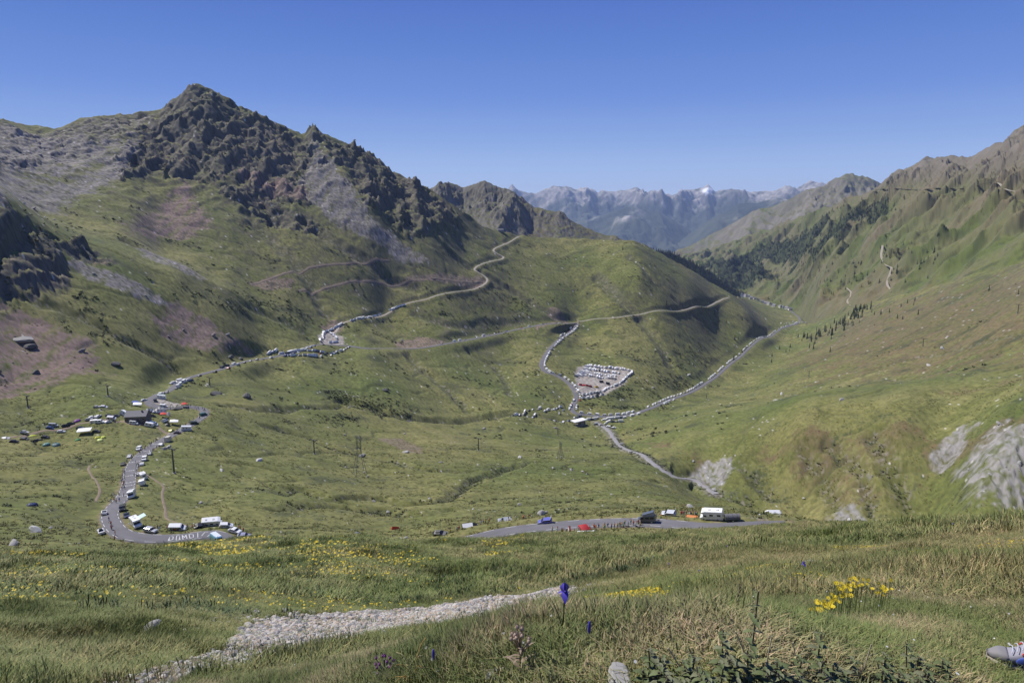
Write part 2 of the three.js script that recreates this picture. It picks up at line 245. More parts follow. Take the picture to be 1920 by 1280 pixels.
// the scree run in the near hillside, as a strip on the map
const SCREE = G([[250, 1295], [380, 1262], [500, 1222], [560, 1196], [640, 1180], [720, 1165], [820, 1150], [900, 1142], [985, 1136]]), SCREEW = [.45, .6, .85, 1.5, 2.6, 3.3, 3.6, 3.2, 1.8];
function screeAt(x, z) { // 1 inside the run
  let best = -9; for (let i = 0; i < SCREE.length - 1; i++) { const a = SCREE[i], b = SCREE[i + 1], dx = b.x - a.x, dz = b.z - a.z, t = clamp(((x - a.x) * dx + (z - a.z) * dz) / (dx * dx + dz * dz)); best = max(best, 1 - hypot(x - a.x - dx * t, z - a.z - dz * t) / lerp(SCREEW[i], SCREEW[i + 1], t)); }
  return best + .35 * fbm(x * .9, z * .9, 3);
}
const BARE = G([[1740, 1195], [1800, 1205], [1845, 1212]]);
const bareAt = (x, z) => max(...BARE.map(b => 1 - hypot(x - b.x, z - b.z) / .15)) + .6 * noise(x * 6, z * 6);
const HOLLOWS = G([[130, 1185], [190, 1200], [250, 1190], [840, 1062], [905, 1075], [870, 1068], [600, 1105], [420, 1085]]).map((p, i) => [p.x, p.z, [1.3, 1.2, 1, 2.6, 2.2, 2.6, 1.6, 2.2][i], [.55, .5, .4, .9, .8, .9, .4, .5][i]]); // sunken spots of the near hillside
const hollowAt = (x, z) => { let s = 0; for (const [a, c, w, d] of HOLLOWS) { const q = ((x - a) ** 2 + (z - c) ** 2) / (w * w); if (q < 6) s += d * exp(-q); } return s; };
// full height of the land, relative to the eye
// gullies, ditches and stream cuts: courses on the map with half-width and depth
const GULLIES = [[[[1122, 796], [1142, 806], [1154, 822], [1168, 838], [1202, 850], [1232, 870], [1264, 890], [1302, 905], [1346, 921], [1400, 940]], 9, 5], [[[640, 752], [700, 768], [780, 786], [850, 792], [920, 782], [980, 776], [1050, 786]], 8, 4.5], [[[530, 925], [560, 915], [620, 934], [700, 936], [770, 946], [830, 940], [870, 915], [930, 888], [1000, 862]], 4, 2.6], [[[520, 955], [600, 948], [700, 955], [790, 965], [850, 955]], 4, 2.2], [[[500, 800], [560, 815], [640, 845], [720, 862], [800, 880], [880, 884]], 5, 2.6], [[[420, 760], [480, 768], [560, 765], [640, 762]], 5, 3], [[[840, 470], [900, 510], [960, 545], [1010, 575], [1050, 598]], 8, 5], [[[780, 590], [850, 610], [930, 605], [1000, 600]], 8, 3.5], [[[1120, 520], [1160, 560], [1200, 600], [1240, 650], [1260, 690]], 9, 5], [[[1180, 480], [1230, 530], [1280, 575], [1330, 615]], 7, 4], [[[240, 455], [330, 495], [420, 545], [500, 590], [570, 622]], 10, 5], [[[560, 400], [620, 450], [700, 500], [780, 540]], 10, 5], [[[460, 400], [520, 460], [580, 530], [610, 590]], 9, 5], [[[760, 660], [790, 690], [840, 730], [880, 770]], 7, 4], [[[880, 660], [930, 690], [960, 740]], 6, 3], [[[60, 560], [140, 590], [240, 640], [330, 690]], 6, 3], [[[0, 800], [80, 785], [160, 775], [230, 765]], 3, 1.3], [[[1380, 870], [1420, 900], [1450, 935]], 5, 3], [[[1500, 840], [1540, 890], [1570, 950]], 5, 3], [[[1640, 815], [1670, 870], [1700, 950]], 6, 3.5], [[[1560, 830], [1610, 880], [1640, 960]], 5, 3], [[[1480, 720], [1600, 700], [1750, 665], [1920, 625]], 5, 1.8], [[[1330, 760], [1480, 740], [1650, 712], [1800, 690]], 4, 1.2], [[[1400, 985, 150], [1440, 975, 240]], 4, .1]].map(([l, w, d]) => ({ P: new THREE.CatmullRomCurve3(G(l).map(p => new THREE.Vector3(p.x, 0, p.z)), false, 'centripetal').getSpacedPoints(l.length * 7), w, d }));
const GH = new Map(), GC = 26; GULLIES.forEach((g, gi) => g.P.forEach((p, i) => { if (i === g.P.length - 1) return; const q = g.P[i + 1], n = max(1, Math.ceil(hypot(q.x - p.x, q.z - p.z) / GC)), seen = new Set(); for (let k = 0; k <= n; k++) { const a = floor(lerp(p.x, q.x, k / n) / GC), c = floor(lerp(p.z, q.z, k / n) / GC); for (let da = -1; da <= 1; da++) for (let dc = -1; dc <= 1; dc++) { const key = (a + da) * 100003 + c + dc; if (seen.has(key)) continue; seen.add(key); if (!GH.has(key)) GH.set(key, []); GH.get(key).push(gi, i); } } }));
function gullyAt(x, z) { // [depth, closeness]
  const L = GH.get(floor(x / GC) * 100003 + floor(z / GC)); if (!L) return null; let dep = 0, cl = 0; const wx = x + 5 * noise(x / 14, z / 14), wz = z + 5 * noise(x / 14 + 9, z / 14);
  for (let k = 0; k < L.length; k += 2) { const g = GULLIES[L[k]], a = g.P[L[k + 1]], b = g.P[L[k + 1] + 1], dx = b.x - a.x, dz = b.z - a.z, t = clamp(((wx - a.x) * dx + (wz - a.z) * dz) / (dx * dx + dz * dz)), q = hypot(wx - a.x - dx * t, wz - a.z - dz * t) / g.w; if (q < 2.6) { const e = exp(-q * q * 1.1) - .12 * exp(-(q - 1.7) * (q - 1.7) * 4); dep = abs(g.d * e) > abs(dep) ? g.d * e : dep; cl = max(cl, exp(-q * q * 1.4)); } }
  return cl > 0 || dep ? [dep, cl] : null;
}
const h2 = (i, j, k) => PERM[(PERM[(PERM[i & 255] + j) & 255] + k * 57) & 255] / 255;
function facets(x, z, s) { // broken rock: tilted blocks with sharp steps between them
  const X = x / s, Z = z / s, xi = floor(X), zi = floor(Z); let b = 9, bi = 0, bj = 0, bx = 0, bz = 0;
  for (let i = -1; i <= 1; i++) for (let j = -1; j <= 1; j++) { const cx = xi + i + .1 + .8 * h2(xi + i, zi + j, 1), cz = zi + j + .1 + .8 * h2(xi + i, zi + j, 2), d = (X - cx) ** 2 + (Z - cz) ** 2; if (d < b) { b = d; bi = xi + i; bj = zi + j; bx = X - cx; bz = Z - cz; } }
  return h2(bi, bj, 3) - .5 + bx * (h2(bi, bj, 4) - .5) * 2.4 + bz * (h2(bi, bj, 5) - .5) * 2.4;
}
const creaseAt = (x, z) => { const f = abs(fbm(x / 120 + 4, z / 80 + 8, 3)); return f < .05 ? 1 - f / .05 : 0; }; // little gullies and old ditches
function landHeight(x, z, m) {
  const D = hypot(x, z); let h = heightBase(x, z);
  if (m === undefined) m = D > 120 ? masks(x, z) : null;
  if (D < 150) { const k = sstep(1.5, 12, D) * (1 - sstep(110, 150, D)); h += k * (.2 * fbm(x / 2.6, z / 2.6, 3) + .3 * (1 + sstep(14, 30, D)) * fbm(x / 9, z / 9, 2)) - hollowAt(x, z) + .03 * noise(x * 1.7, z * 1.7); }
  else {
    const far = sstep(150, 400, D); h += .10 * fbm(x / 2.4, z / 2.4, 2) + far * .5 * fbm(x / 24 + 9, z / 24, 3);
    h += m[8] * .9 * (fbm(x / 5, z / 5, 3) + .3); const cr = creaseAt(x, z); h -= far * 1.5 * cr; const gl = gullyAt(x, z); if (gl) h -= gl[0]; h += far * 1.5 * (abs(fbm(x / 46 + 21, z / 38, 3)) - .2); h += far * .35 * (.4 - abs(noise(x / 30 + 3, z / 8))) ;
    if (m[0] > 0) { const w = m[0] * (.7 + .3 * sstep(700, 1200, D)); const wx = x + 14 * noise(x / 50, z / 50), wz = z + 14 * noise(x / 50 + 9, z / 50); h += w * (9 * (ridged(wx / 62, wz / 170, 3) - .8) + 4 * fbm(wx / 34 + 7, wz / 46, 3, .5) + 7.5 * facets(x + 4 * noise(x / 9, z / 9), z, 27) + 3.8 * facets(x, z + 3 * noise(x / 6, z / 6), 11) + 2 * (.5 - abs(noise(wx / 13, wz / 17))) + 2.2 * facets(x, z, 5.5) + .8 * noise(x / 3.2, z / 3.2)); }
    if (m[9] > 0) h += m[9] * (4 * fbm(x / 38, z / 38, 3, .6) + 3 * facets(x, z, 13) + 1.8 * facets(x, z, 6));
    if (D > 900) { const u = sstep(900, 1250, D) * sstep(-.02, .1, h / D + .09); h += u * (1 - m[0]) * (3.2 * (ridged(x / 60 + 3, z / 60, 3) - .8) + 1.1 * fbm(x / 9, z / 9, 3)); }
    const s = max(m[1], m[2]); if (s > 0) h += s * (.5 * fbm(x / 3.5, z / 3.5, 3, .7) + 1.2 * noise(x / 18, z / 18));
    if (m[3] > 0) h += m[3] * (1.3 * (ridged(x / 5, z / 14, 3) - .8) + .5 * facets(x, z, 3));
    h -= m[4] * .5 * abs(noise(x / 4, z / 4));
  }
  const r = D > 100 ? nearRoad(x, z, true) : null;
  if (r && r.d < 22) { const main = r.r.kind !== 'gravel', reach = main ? min(22, 6 + 2.4 * abs(h - r.y)) : min(9, 3 + 1.6 * abs(h - r.y)); if (r.d < reach) h = lerp(r.y - .22, h, sstep(main ? 1.2 : .4, reach, r.d)); }
  return h;
}
const Y = (x, z) => EYE + landHeight(x, z);

// ------------------------------------------------------------------ colours of the ground (linear), from what grows or lies there
const mixc = (o, c, t) => { o[0] += (c[0] - o[0]) * t; o[1] += (c[1] - o[1]) * t; o[2] += (c[2] - o[2]) * t; };
const C = { grass: [.130, .136, .034], lush: [.092, .116, .024], straw: [.205, .180, .070], heather: [.128, .092, .046], shrub: [.036, .047, .015], rock: [.155, .138, .108], rockdark: [.080, .072, .056], lichen: [.085, .092, .050], grey: [.20, .18, .16], red: [.19, .135, .112], pale: [.225, .215, .205], earth: [.20, .145, .11], dry: [.17, .13, .09], gravel: [.30, .27, .235], stone: [.42, .41, .39] };
function groundColour(x, z, ny, D, m, rd, out) {
  const n1 = fbm(x / 130, z / 130, 3), n2 = fbm(x / 22 + 40, z / 22, 3, .6), n3 = fbm(x / 3.3, z / 3.3, 3, .65), n4 = noise(x / .9, z / .9);
  out[0] = C.grass[0]; out[1] = C.grass[1]; out[2] = C.grass[2];
  mixc(out, C.lush, clamp(.35 + n1 * 1.1 + n2 * .5)); mixc(out, C.straw, clamp(.16 + n1 * -.5 + n2 * .55 + n3 * .3, 0, .6));
  if (D > 110) {
    mixc(out, C.heather, m[7] * clamp(.62 + n2 * .8 + n3 * .5));
    const sh = clamp((n2 * .9 + n3 * .8 + fbm(x / 55 + 11, z / 55, 2) * .9 - .42) * 3.2 + m[8] * (.9 + n3 * 1.4)); mixc(out, C.shrub, sh * .85); const gl = gullyAt(x, z); if (gl) mixc(out, n3 > .25 ? C.rock : C.shrub, clamp(gl[1] * (.55 + n3 * 1.6 + n2 * .5)) * .8); const cr = creaseAt(x, z); if (cr > 0) mixc(out, C.shrub, clamp(cr * (.5 + n3 * 1.5)) * .7);
    mixc(out, C.dry, clamp(m[5] * (.8 + n3))); mixc(out, C.earth, clamp(m[4] * (.85 + n3 * 1.3)));
    const up = sstep(750, 1150, D);
    mixc(out, C.grey, clamp(m[9] * (.62 + n3 * 1.2 + n2 * 1.1)) * .85); mixc(out, C.red, clamp(m[0] * (fbm(x / 12 + 30, z / 60, 3) * 2.2 - .1)) * .8); mixc(out, C.dry, up * (1 - m[0]) * clamp(.12 + n1 * .7 + n2 * .7) * .5 * (1 - sstep(-.05, .12, atan2(x, -z))));
    let rk = max(m[0] * .62, m[9] * .5, up * .25) * sstep(.9, .7, ny + n3 * .08) * 1.9 + m[0] * clamp(n2 * 1.4 + .2); rk = clamp(rk);
    const rc = [...C.rock]; mixc(rc, C.rockdark, clamp(.5 + n2 + n3 * .6)); mixc(rc, C.lichen, clamp(.25 + n1 + n3 * .5) * .6); mixc(out, rc, rk);
    const st = m[1] + m[2] > 0 ? fbm(x / 7, z / 38 + 3, 3) : 0; mixc(out, C.grey, clamp(m[1] * (.9 + n3 * 1.3 + st * 1.3))); mixc(out, C.red, clamp(m[2] * (.85 + n3 * 1.1 + st * 1.4)));
    mixc(out, C.pale, clamp(m[3] * (.8 + n3 * .9 + 1.1 * fbm(x / 2.2, z / 16, 3)) )); mixc(out, C.gravel, m[6]);
    if (n4 > .42 && n3 + n2 * .8 + n1 * .4 > .52 && D > 160) mixc(out, C.stone, .7);
    if (rd && rd.d < 6 && rd.r.width > 2.5) { const k = rd.r.kind; mixc(out, k === 'stream' ? C.grey : k === 'asphalt' ? C.dry : C.earth, clamp((1 - rd.d / (k === 'stream' ? 6 : 1.6)) + n3 * 1.2) * .75); }
  } else { const s = screeAt(x, z); mixc(out, C.dry, sstep(-.1, .1, s)); mixc(out, C.dry, sstep(-.3, .0, bareAt(x, z))); mixc(out, C.gravel, sstep(.1, .4, bareAt(x, z) + .5 * n4) * .7); }
  const q = D > 700 || D < 110 ? 1 : .62, v = max(.35, 1 + n3 * .75 * q + n4 * .45 * q + n2 * .25); out[0] *= v; out[1] *= v; out[2] *= v;
}
const matLand = new THREE.MeshStandardMaterial({ vertexColors: true, roughness: 1, metalness: 0 });
function gridMesh(name, pos, rows, cols, colourAt, keep, m = matLand) {
  const idx = []; for (let i = 0; i < cols - 1; i++) for (let j = 0; j < rows - 1; j++) { if (keep && !keep(i, j)) continue; const a = i * rows + j, b = a + rows; idx.push(a, b, a + 1, b, b + 1, a + 1); }
  const g = new THREE.BufferGeometry(); g.setAttribute('position', new THREE.BufferAttribute(pos, 3)); g.setIndex(new THREE.BufferAttribute(new Uint32Array(idx), 1)); g.computeVertexNormals();
  const col = new Float32Array(pos.length), o = [0, 0, 0], nn = g.attributes.normal.array; for (let i = 0; i < rows * cols; i++) { colourAt(pos[i * 3], pos[i * 3 + 1], pos[i * 3 + 2], nn[i * 3 + 1], o, i); col.set(o, i * 3); }
  g.setAttribute('color', new THREE.BufferAttribute(col, 3));
  const me = new THREE.Mesh(g, m); me.name = name; me.castShadow = me.receiveShadow = true; me.userData.kind = 'structure'; scene.add(me); return me;
}
{
  const DS = []; let d = .6; while (d < 70) { DS.push(d); d *= 1.021; } while (d < 600) { DS.push(d); d += .75 + d * .0019; } while (d < 1620) { DS.push(d); d += 2.35; } while (d < 3200) { DS.push(d); d += 9; }
  const AZ = []; for (let a = -180; a < -44; a += 4) AZ.push(a); for (let i = 0; i <= 800; i++) AZ.push(lerp(-41, 41, i / 800)); for (let a = 46; a <= 180; a += 4) AZ.push(a); AZ[AZ.length - 1] = 180;
  const rows = DS.length, cols = AZ.length, pos = new Float32Array(rows * cols * 3);
  for (let i = 0; i < cols; i++) { const s = sin(AZ[i] * rad), c = -cos(AZ[i] * rad); for (let j = 0; j < rows; j++) { const k = (i * rows + j) * 3, x = s * DS[j], z = c * DS[j]; pos[k] = x; pos[k + 1] = Y(x, z); pos[k + 2] = z; } }
  gridMesh('terrain', pos, rows, cols, (x, y, z, ny, o) => { const D = hypot(x, z); groundColour(x, z, ny, D, D > 110 ? masks(x, z) : null, D > 100 ? nearRoad(x, z) : null, o); }, (i, j) => DS[j] < skylineAt(AZ[i] * rad, 2) + 160 && (abs(AZ[i]) < 60 || DS[j] < 1200));
  console.log('terrain', rows, cols);
}
// ------------------------------------------------------------------ mountains beyond
function lineAt(L, az, o) { if (az <= L[0][0]) return L[0][o]; for (let i = 1; i < L.length; i++) if (az <= L[i][0]) return lerp(L[i - 1][o], L[i][o], (az - L[i - 1][0]) / (L[i][0] - L[i - 1][0])); return L[L.length - 1][o]; }
const toLine = l => l.map(([u, v, D]) => { const s = sight(u, v); return [s.az, s.t * D, D]; });
function mountain(name, crest, foot, { cols, rows, amp, wave, back = 900, bow = 1, colour, aniso = 2.2, before, crag = 0 }) {
  const Cr = toLine(crest), Fo = toLine(foot), a0 = Cr[0][0], a1 = Cr[Cr.length - 1][0], R = rows + 8, pos = new Float32Array(cols * R * 3);
  const at = (az, q) => { // q 0 foot .. 1 crest
    const dc = lineAt(Cr, az, 2), hc = lineAt(Cr, az, 1), df = lineAt(Fo, az, 2), hf = lineAt(Fo, az, 1); let D, h;
    if (q <= 1) { D = lerp(df, dc, q); h = lerp(hf, hc, Math.pow(q, bow)); } else { D = dc + (q - 1) * back * 4; h = hc - (q - 1) * back * 2.4; }
    const x = sin(az) * D, z = -cos(az) * D, e = min(1, q * 3) * (.35 + .65 * sstep(0, .12, abs(1 - q)));
    h += e * amp * (1.25 * (ridged(x / wave, z / (wave * aniso), 4, .5) - .85) + .5 * fbm(x / (wave * .4), z / (wave * .3 * aniso), 4, .55) + .2 * fbm(x / (wave * .1), z / (wave * .1), 3, .65));
    if (crag) h += e * crag * (sstep(-80, 120, h)) * (facets(x, z, crag * 2.6) + .55 * facets(x, z, crag * 1.1) );
    return [x, EYE + h, z];
  };
  if (before) before(at);
  for (let i = 0; i < cols; i++) for (let j = 0; j < R; j++) { const q = j < rows ? j / (rows - 1) : 1 + (j - rows + 1) / 8 * .25, p = at(lerp(a0, a1, i / (cols - 1)), q); pos.set(p, (i * R + j) * 3); }
  gridMesh(name, pos, R, cols, colour); return at;
}
const green = (x, z, ny, o, rocky, s, tint = [1, 1, 1]) => { // hillside turf with crags and scree by steepness
  const n1 = fbm(x / (9 * s), z / (9 * s), 3), n2 = fbm(x / (2 * s), z / (2 * s), 4, .6), n3 = noise(x / (.4 * s), z / (.4 * s));
  o[0] = C.grass[0]; o[1] = C.grass[1]; o[2] = C.grass[2]; mixc(o, C.lush, clamp(.5 + n1)); mixc(o, C.heather, clamp(.2 + n1 * -.8 + n2 * .6)); mixc(o, C.shrub, clamp((n2 * 1.2 + n1 * .4 - .18) * 2.6) * .8);
  const rk = clamp(sstep(.9, .7, ny + n2 * .12) * rocky + (rocky - .75) * clamp(n1 + n2 + .3)); const rc = [...C.rock]; mixc(rc, C.grey, clamp(.1 + n2 * 1.2)); mixc(o, rc, rk);
  const v = 1 + n2 * .35 + n3 * .25; for (let k = 0; k < 3; k++) o[k] *= v * tint[k];
};
const RWOODS = []; // woods on the right-hand mountain: x, z, half-widths
const meet = (f, u, v) => { const { az, t } = sight(u, v); for (let q = .02; q <= 1; q += .004) { const p = f(az, q); if (p[1] - EYE >= t * hypot(p[0], p[2])) return p; } return null; };
const rightMountain = mountain('mountain_slope', [[1270, 480, 5400], [1320, 470, 5200], [1363, 457, 4900], [1413, 437, 4600], [1467, 418, 4300], [1513, 400, 4000], [1563, 381, 3700], [1613, 363, 3450], [1650, 343, 3250], [1683, 320, 3100], [1705, 308, 3020], [1730, 297, 2950], [1780, 293, 2900], [1818, 292, 2850], [1840, 278, 2800], [1880, 260, 2700], [1920, 237, 2600], [2000, 215, 2500], [2400, 150, 2200]],
  [[1270, 585, 2300], [1400, 580, 2900], [1460, 592, 2750], [1500, 622, 2300], [1530, 628, 1850], [1600, 615, 1650], [1700, 590, 1480], [1813, 545, 1330], [1920, 520, 1200], [2400, 420, 950]],
  { cols: 520, rows: 300, amp: 34, wave: 230, back: 1500, bow: 1.12, aniso: .8, crag: 5, before: f => { for (const [u, v, a, c] of [[1440, 478, 60, 260], [1480, 462, 60, 200], [1520, 445, 60, 170], [1560, 430, 45, 140], [1600, 410, 40, 110], [1400, 492, 60, 260], [1360, 500, 90, 350], [1420, 510, 50, 150], [1500, 480, 40, 90], [1540, 462, 35, 90], [1640, 395, 30, 90], [1330, 520, 80, 300], [1380, 525, 50, 200], [1580, 445, 25, 60]]) { const p = meet(f, u, v); if (p) RWOODS.push([p[0], p[2], a, c]); } }, colour: (x, y, z, ny, o) => { const D = hypot(x, z), h = y - EYE; green(x, z, ny, o, .35 + .75 * sstep(20, 220, h), 15); mixc(o, C.heather, .35 * sstep(-60, 140, h)); mixc(o, C.rock, clamp(sstep(60, 200, h) * (.6 + fbm(x / 60, z / 60, 3)))); for (const w of RWOODS) { const d = hypot((x - w[0]) / w[2], (z - w[1]) / w[3]) + .5 * fbm(x / 90, z / 90, 3); if (d < 1) mixc(o, C.shrub, .8); } } });
mountain('mountain_ridge', [[1230, 490, 6600], [1280, 467, 6500], [1340, 433, 6500], [1387, 410, 6400], [1427, 393, 6300], [1467, 380, 6200], [1507, 360, 6100], [1533, 352, 6000], [1560, 338, 6000], [1587, 328, 6000], [1612, 335, 6000], [1632, 334, 6000], [1650, 339, 6000], [1720, 345, 6000]], [[1230, 570, 5000], [1400, 560, 5000], [1720, 500, 4600]],
  { cols: 240, rows: 120, amp: 60, wave: 600, crag: 22, colour: (x, y, z, ny, o) => green(x, z, ny, o, .8, 90) });
mountain('rocky_mountain', [[740, 372, 2500], [790, 358, 2500], [812, 351, 2500], [835, 340, 2500], [868, 346, 2500], [885, 340, 2480], [909, 333, 2450], [935, 347, 2430], [970, 366, 2400], [1000, 385, 2380], [1030, 397, 2350], [1060, 410, 2330], [1100, 428, 2300], [1150, 446, 2250], [1215, 470, 2200]], [[740, 470, 2050], [960, 490, 2000], [1215, 500, 1980]],
  { cols: 420, rows: 150, amp: 30, wave: 260, crag: 11, colour: (x, y, z, ny, o) => { green(x, z, ny, o, 1.1, 16, [.8, .82, .8]); } });
const woodedAt = mountain('wooded_ridge', [[1160, 470, 3000], [1215, 468, 3000], [1260, 474, 3000], [1300, 492, 3000], [1340, 520, 3000], [1384, 552, 3000], [1410, 580, 3000]], [[1160, 560, 2650], [1410, 600, 2700]],
  { cols: 120, rows: 60, amp: 8, wave: 160, colour: (x, y, z, ny, o) => green(x, z, ny, o, .2, 30, [.6, .7, .6]) });
const farTone = (x, z, y, ny, o, snow) => { const n = fbm(x / 900, z / 900, 4, .6), n2 = fbm(x / 160, z / 160, 3, .6), h = y - EYE; o[0] = .036; o[1] = .046; o[2] = .034; mixc(o, [.075, .085, .05], clamp(.3 + n)); mixc(o, [.40, .37, .33], clamp(sstep(50, 520, h + n * 600) * (.75 + n2 * 1.2))); mixc(o, [.16, .15, .15], clamp(sstep(.8, .55, ny) * .7 * sstep(100, 500, h))); if (snow) mixc(o, [.85, .87, .9], snow); };
mountain('distant_mountain', [[760, 400, 13500], [900, 440, 13500], [960, 425, 13500], [1010, 432, 13500], [1050, 425, 13500], [1100, 412, 13500], [1150, 392, 13500], [1170, 385, 13500], [1190, 382, 13500], [1215, 390, 13500], [1250, 402, 13500], [1290, 425, 13500], [1330, 440, 13500], [1420, 480, 13500]], [[760, 560, 9500], [1420, 560, 9500]], { cols: 300, rows: 130, amp: 150, wave: 1300, crag: 30, colour: (x, y, z, ny, o) => farTone(x, z, y, ny, o, 0) });
mountain('distant_mountain_001', [[1250, 470, 12500], [1290, 437, 12500], [1330, 408, 12500], [1365, 392, 12500], [1385, 380, 12500], [1420, 382, 12500], [1460, 374, 12500], [1510, 378, 12500], [1600, 380, 12500]], [[1250, 540, 9000], [1600, 540, 9000]], { cols: 180, rows: 90, amp: 110, wave: 1700, colour: (x, y, z, ny, o) => farTone(x, z, y, ny, o, 0) });
const far = [[700, 380], [800, 362], [900, 358], [956, 355], [980, 357], [1005, 359], [1035, 355], [1050, 352], [1061, 346], [1079, 354], [1100, 357], [1121, 361], [1150, 356], [1172, 358], [1195, 353], [1211, 358], [1226, 353], [1243, 356], [1260, 362], [1282, 357], [1305, 359], [1318, 357], [1327, 352], [1336, 357], [1343, 362], [1360, 356], [1379, 352], [1408, 358], [1447, 362], [1473, 351], [1495, 352], [1518, 343], [1534, 347], [1580, 350], [1700, 345], [1900, 350]].map(p => [p[0], p[1], 17000]);
const glac = sight(1327, 357);
mountain('distant_range', far, [[700, 520, 12500], [1900, 520, 12500]], { cols: 520, rows: 120, amp: 230, wave: 1500, back: 2500, crag: 34, colour: (x, y, z, ny, o) => { const az = atan2(x, -z), t = (y - EYE) / hypot(x, z); farTone(x, z, y, ny, o, sstep(1, .6, hypot((az - glac.az) / .009, (t - glac.t) / .005) + .4 * noise(x / 80, z / 80))); } });
console.log('mountains');

// ------------------------------------------------------------------ road surfaces
const mat = (c, r = .85, o = {}) => new THREE.MeshStandardMaterial({ color: Array.isArray(c) ? new THREE.Color(...c) : new THREE.Color(c), roughness: r, ...o });
function geo(pos, idx, col) { const g = new THREE.BufferGeometry(); g.setAttribute('position', new THREE.Float32BufferAttribute(pos, 3)); if (col) g.setAttribute('color', new THREE.Float32BufferAttribute(col, 3)); g.setIndex(idx); g.computeVertexNormals(); return g; }
const side = (P, i) => { const a = P[max(0, i - 1)], b = P[min(P.length - 1, i + 1)], dx = b.x - a.x, dz = b.z - a.z, l = hypot(dx, dz) || 1; return [-dz / l, dx / l]; };
const lift = p => .03 + hypot(p.x, p.z) * .00022; // how far a road surface stands above its bed
const SURF = { asphalt: [.135, .132, .14], gravel: [.33, .30, .25], earth: [.22, .17, .12], stream: [.26, .25, .25] };
for (const r of ROADS) {
  const pos = [], idx = [], col = [], P = r.P, K = r.kind === 'asphalt' ? 6 : 4, c = SURF[r.kind];
  P.forEach((p, i) => { const [sx, sz] = side(P, i); for (let k = 0; k <= K + 2; k++) { const e = k === 0 || k === K + 2, t = (clamp(k - 1, 0, K) / K - .5), w = r.width * (1 + (r.kind === 'asphalt' ? .02 : r.kind === 'stream' ? 1.6 : .4) * noise(p.x / 6 + t * 9, p.z / 6)) + (e ? .9 : 0), x = p.x + sx * w * t, z = p.z + sz * w * t; pos.push(x, (r.kind === 'earth' ? Y(x, z) : EYE + p.y) + lift(p) - (e ? .5 : 0) + (r.kind === 'stream' ? .15 * noise(x / 2, z / 2) : 0), z); const v = 1 + .22 * fbm(x / 3, z / 3, 3) + .12 * noise(x * 1.5, z * 1.5) - (r.kind === 'asphalt' && abs(abs(t) - .25) < .1 ? -.06 : 0); col.push(c[0] * v, c[1] * v, c[2] * v); } });
  const R = K + 3; for (let i = 0; i < P.length - 1; i++) for (let k = 0; k < R - 1; k++) { const a = i * R + k, b = a + R; idx.push(a, a + 1, b, b, a + 1, b + 1); }
  const me = new THREE.Mesh(geo(pos, idx, col), matLand); let n = r.name, q = 1; while (scene.getObjectByName(n)) n = r.name + '_' + String(q++).padStart(3, '0'); me.name = n; me.userData.kind = 'structure'; me.castShadow = me.receiveShadow = true; scene.add(me); r.mesh = me;
}
// ------------------------------------------------------------------ builders for things
const used = {}; const numbered = n => { used[n] = (used[n] ?? -1) + 1; return used[n] ? n + '_' + String(used[n]).padStart(3, '0') : n; };
function tag(o, label, category, group, kind) { if (label) o.userData.label = label; if (category) o.userData.category = category; if (group) o.userData.group = group; if (kind) o.userData.kind = kind; return o; }
function thing(name, label, category, group) { const o = new THREE.Group(); o.name = numbered(name); scene.add(o); return tag(o, label, category, group); }
function part(parent, name, g, m, label) { const o = new THREE.Mesh(g, m); o.name = name; o.castShadow = o.receiveShadow = true; if (label) o.userData.label = label; parent.add(o); return o; }
function single(name, g, m, label, category, group, kind) { const o = new THREE.Mesh(g, m); o.name = numbered(name); o.castShadow = o.receiveShadow = true; scene.add(o); return tag(o, label, category, group, kind); }
const box = (w, h, d, x = 0, y = 0, z = 0) => new THREE.BoxGeometry(w, h, d).translate(x, y, z);
const cyl = (r0, r1, h, n = 10) => new THREE.CylinderGeometry(r0, r1, h, n);
function bar(a, b, r, n = 5) { const A = new THREE.Vector3(...a), B = new THREE.Vector3(...b), d = B.clone().sub(A), g = new THREE.CylinderGeometry(r, r, d.length(), n); g.applyQuaternion(new THREE.Quaternion().setFromUnitVectors(new THREE.Vector3(0, 1, 0), d.normalize())); return g.translate((a[0] + b[0]) / 2, (a[1] + b[1]) / 2, (a[2] + b[2]) / 2); }
const plain = g => { g = g.index ? g.toNonIndexed() : g; for (const k of Object.keys(g.attributes)) if (k !== 'position' && k !== 'normal' && k !== 'color') g.deleteAttribute(k); return g; };
const merge = l => mergeGeometries(l.map(plain));
function extrude(pts, depth, bevel = 0) { const s = new THREE.Shape(pts.map(p => new THREE.Vector2(p[0], p[1]))), g = new THREE.ExtrudeGeometry(s, { depth: depth - 2 * bevel, bevelEnabled: bevel > 0, bevelThickness: bevel, bevelSize: bevel, bevelOffset: -bevel, bevelSegments: 2, steps: 1 }); return g.translate(0, 0, -depth / 2 + bevel); }
const tint = (g, c) => { g = plain(g); const n = g.attributes.position.count, a = new Float32Array(n * 3); for (let i = 0; i < n; i++) a.set(c, i * 3); g.setAttribute('color', new THREE.BufferAttribute(a, 3)); return g; };
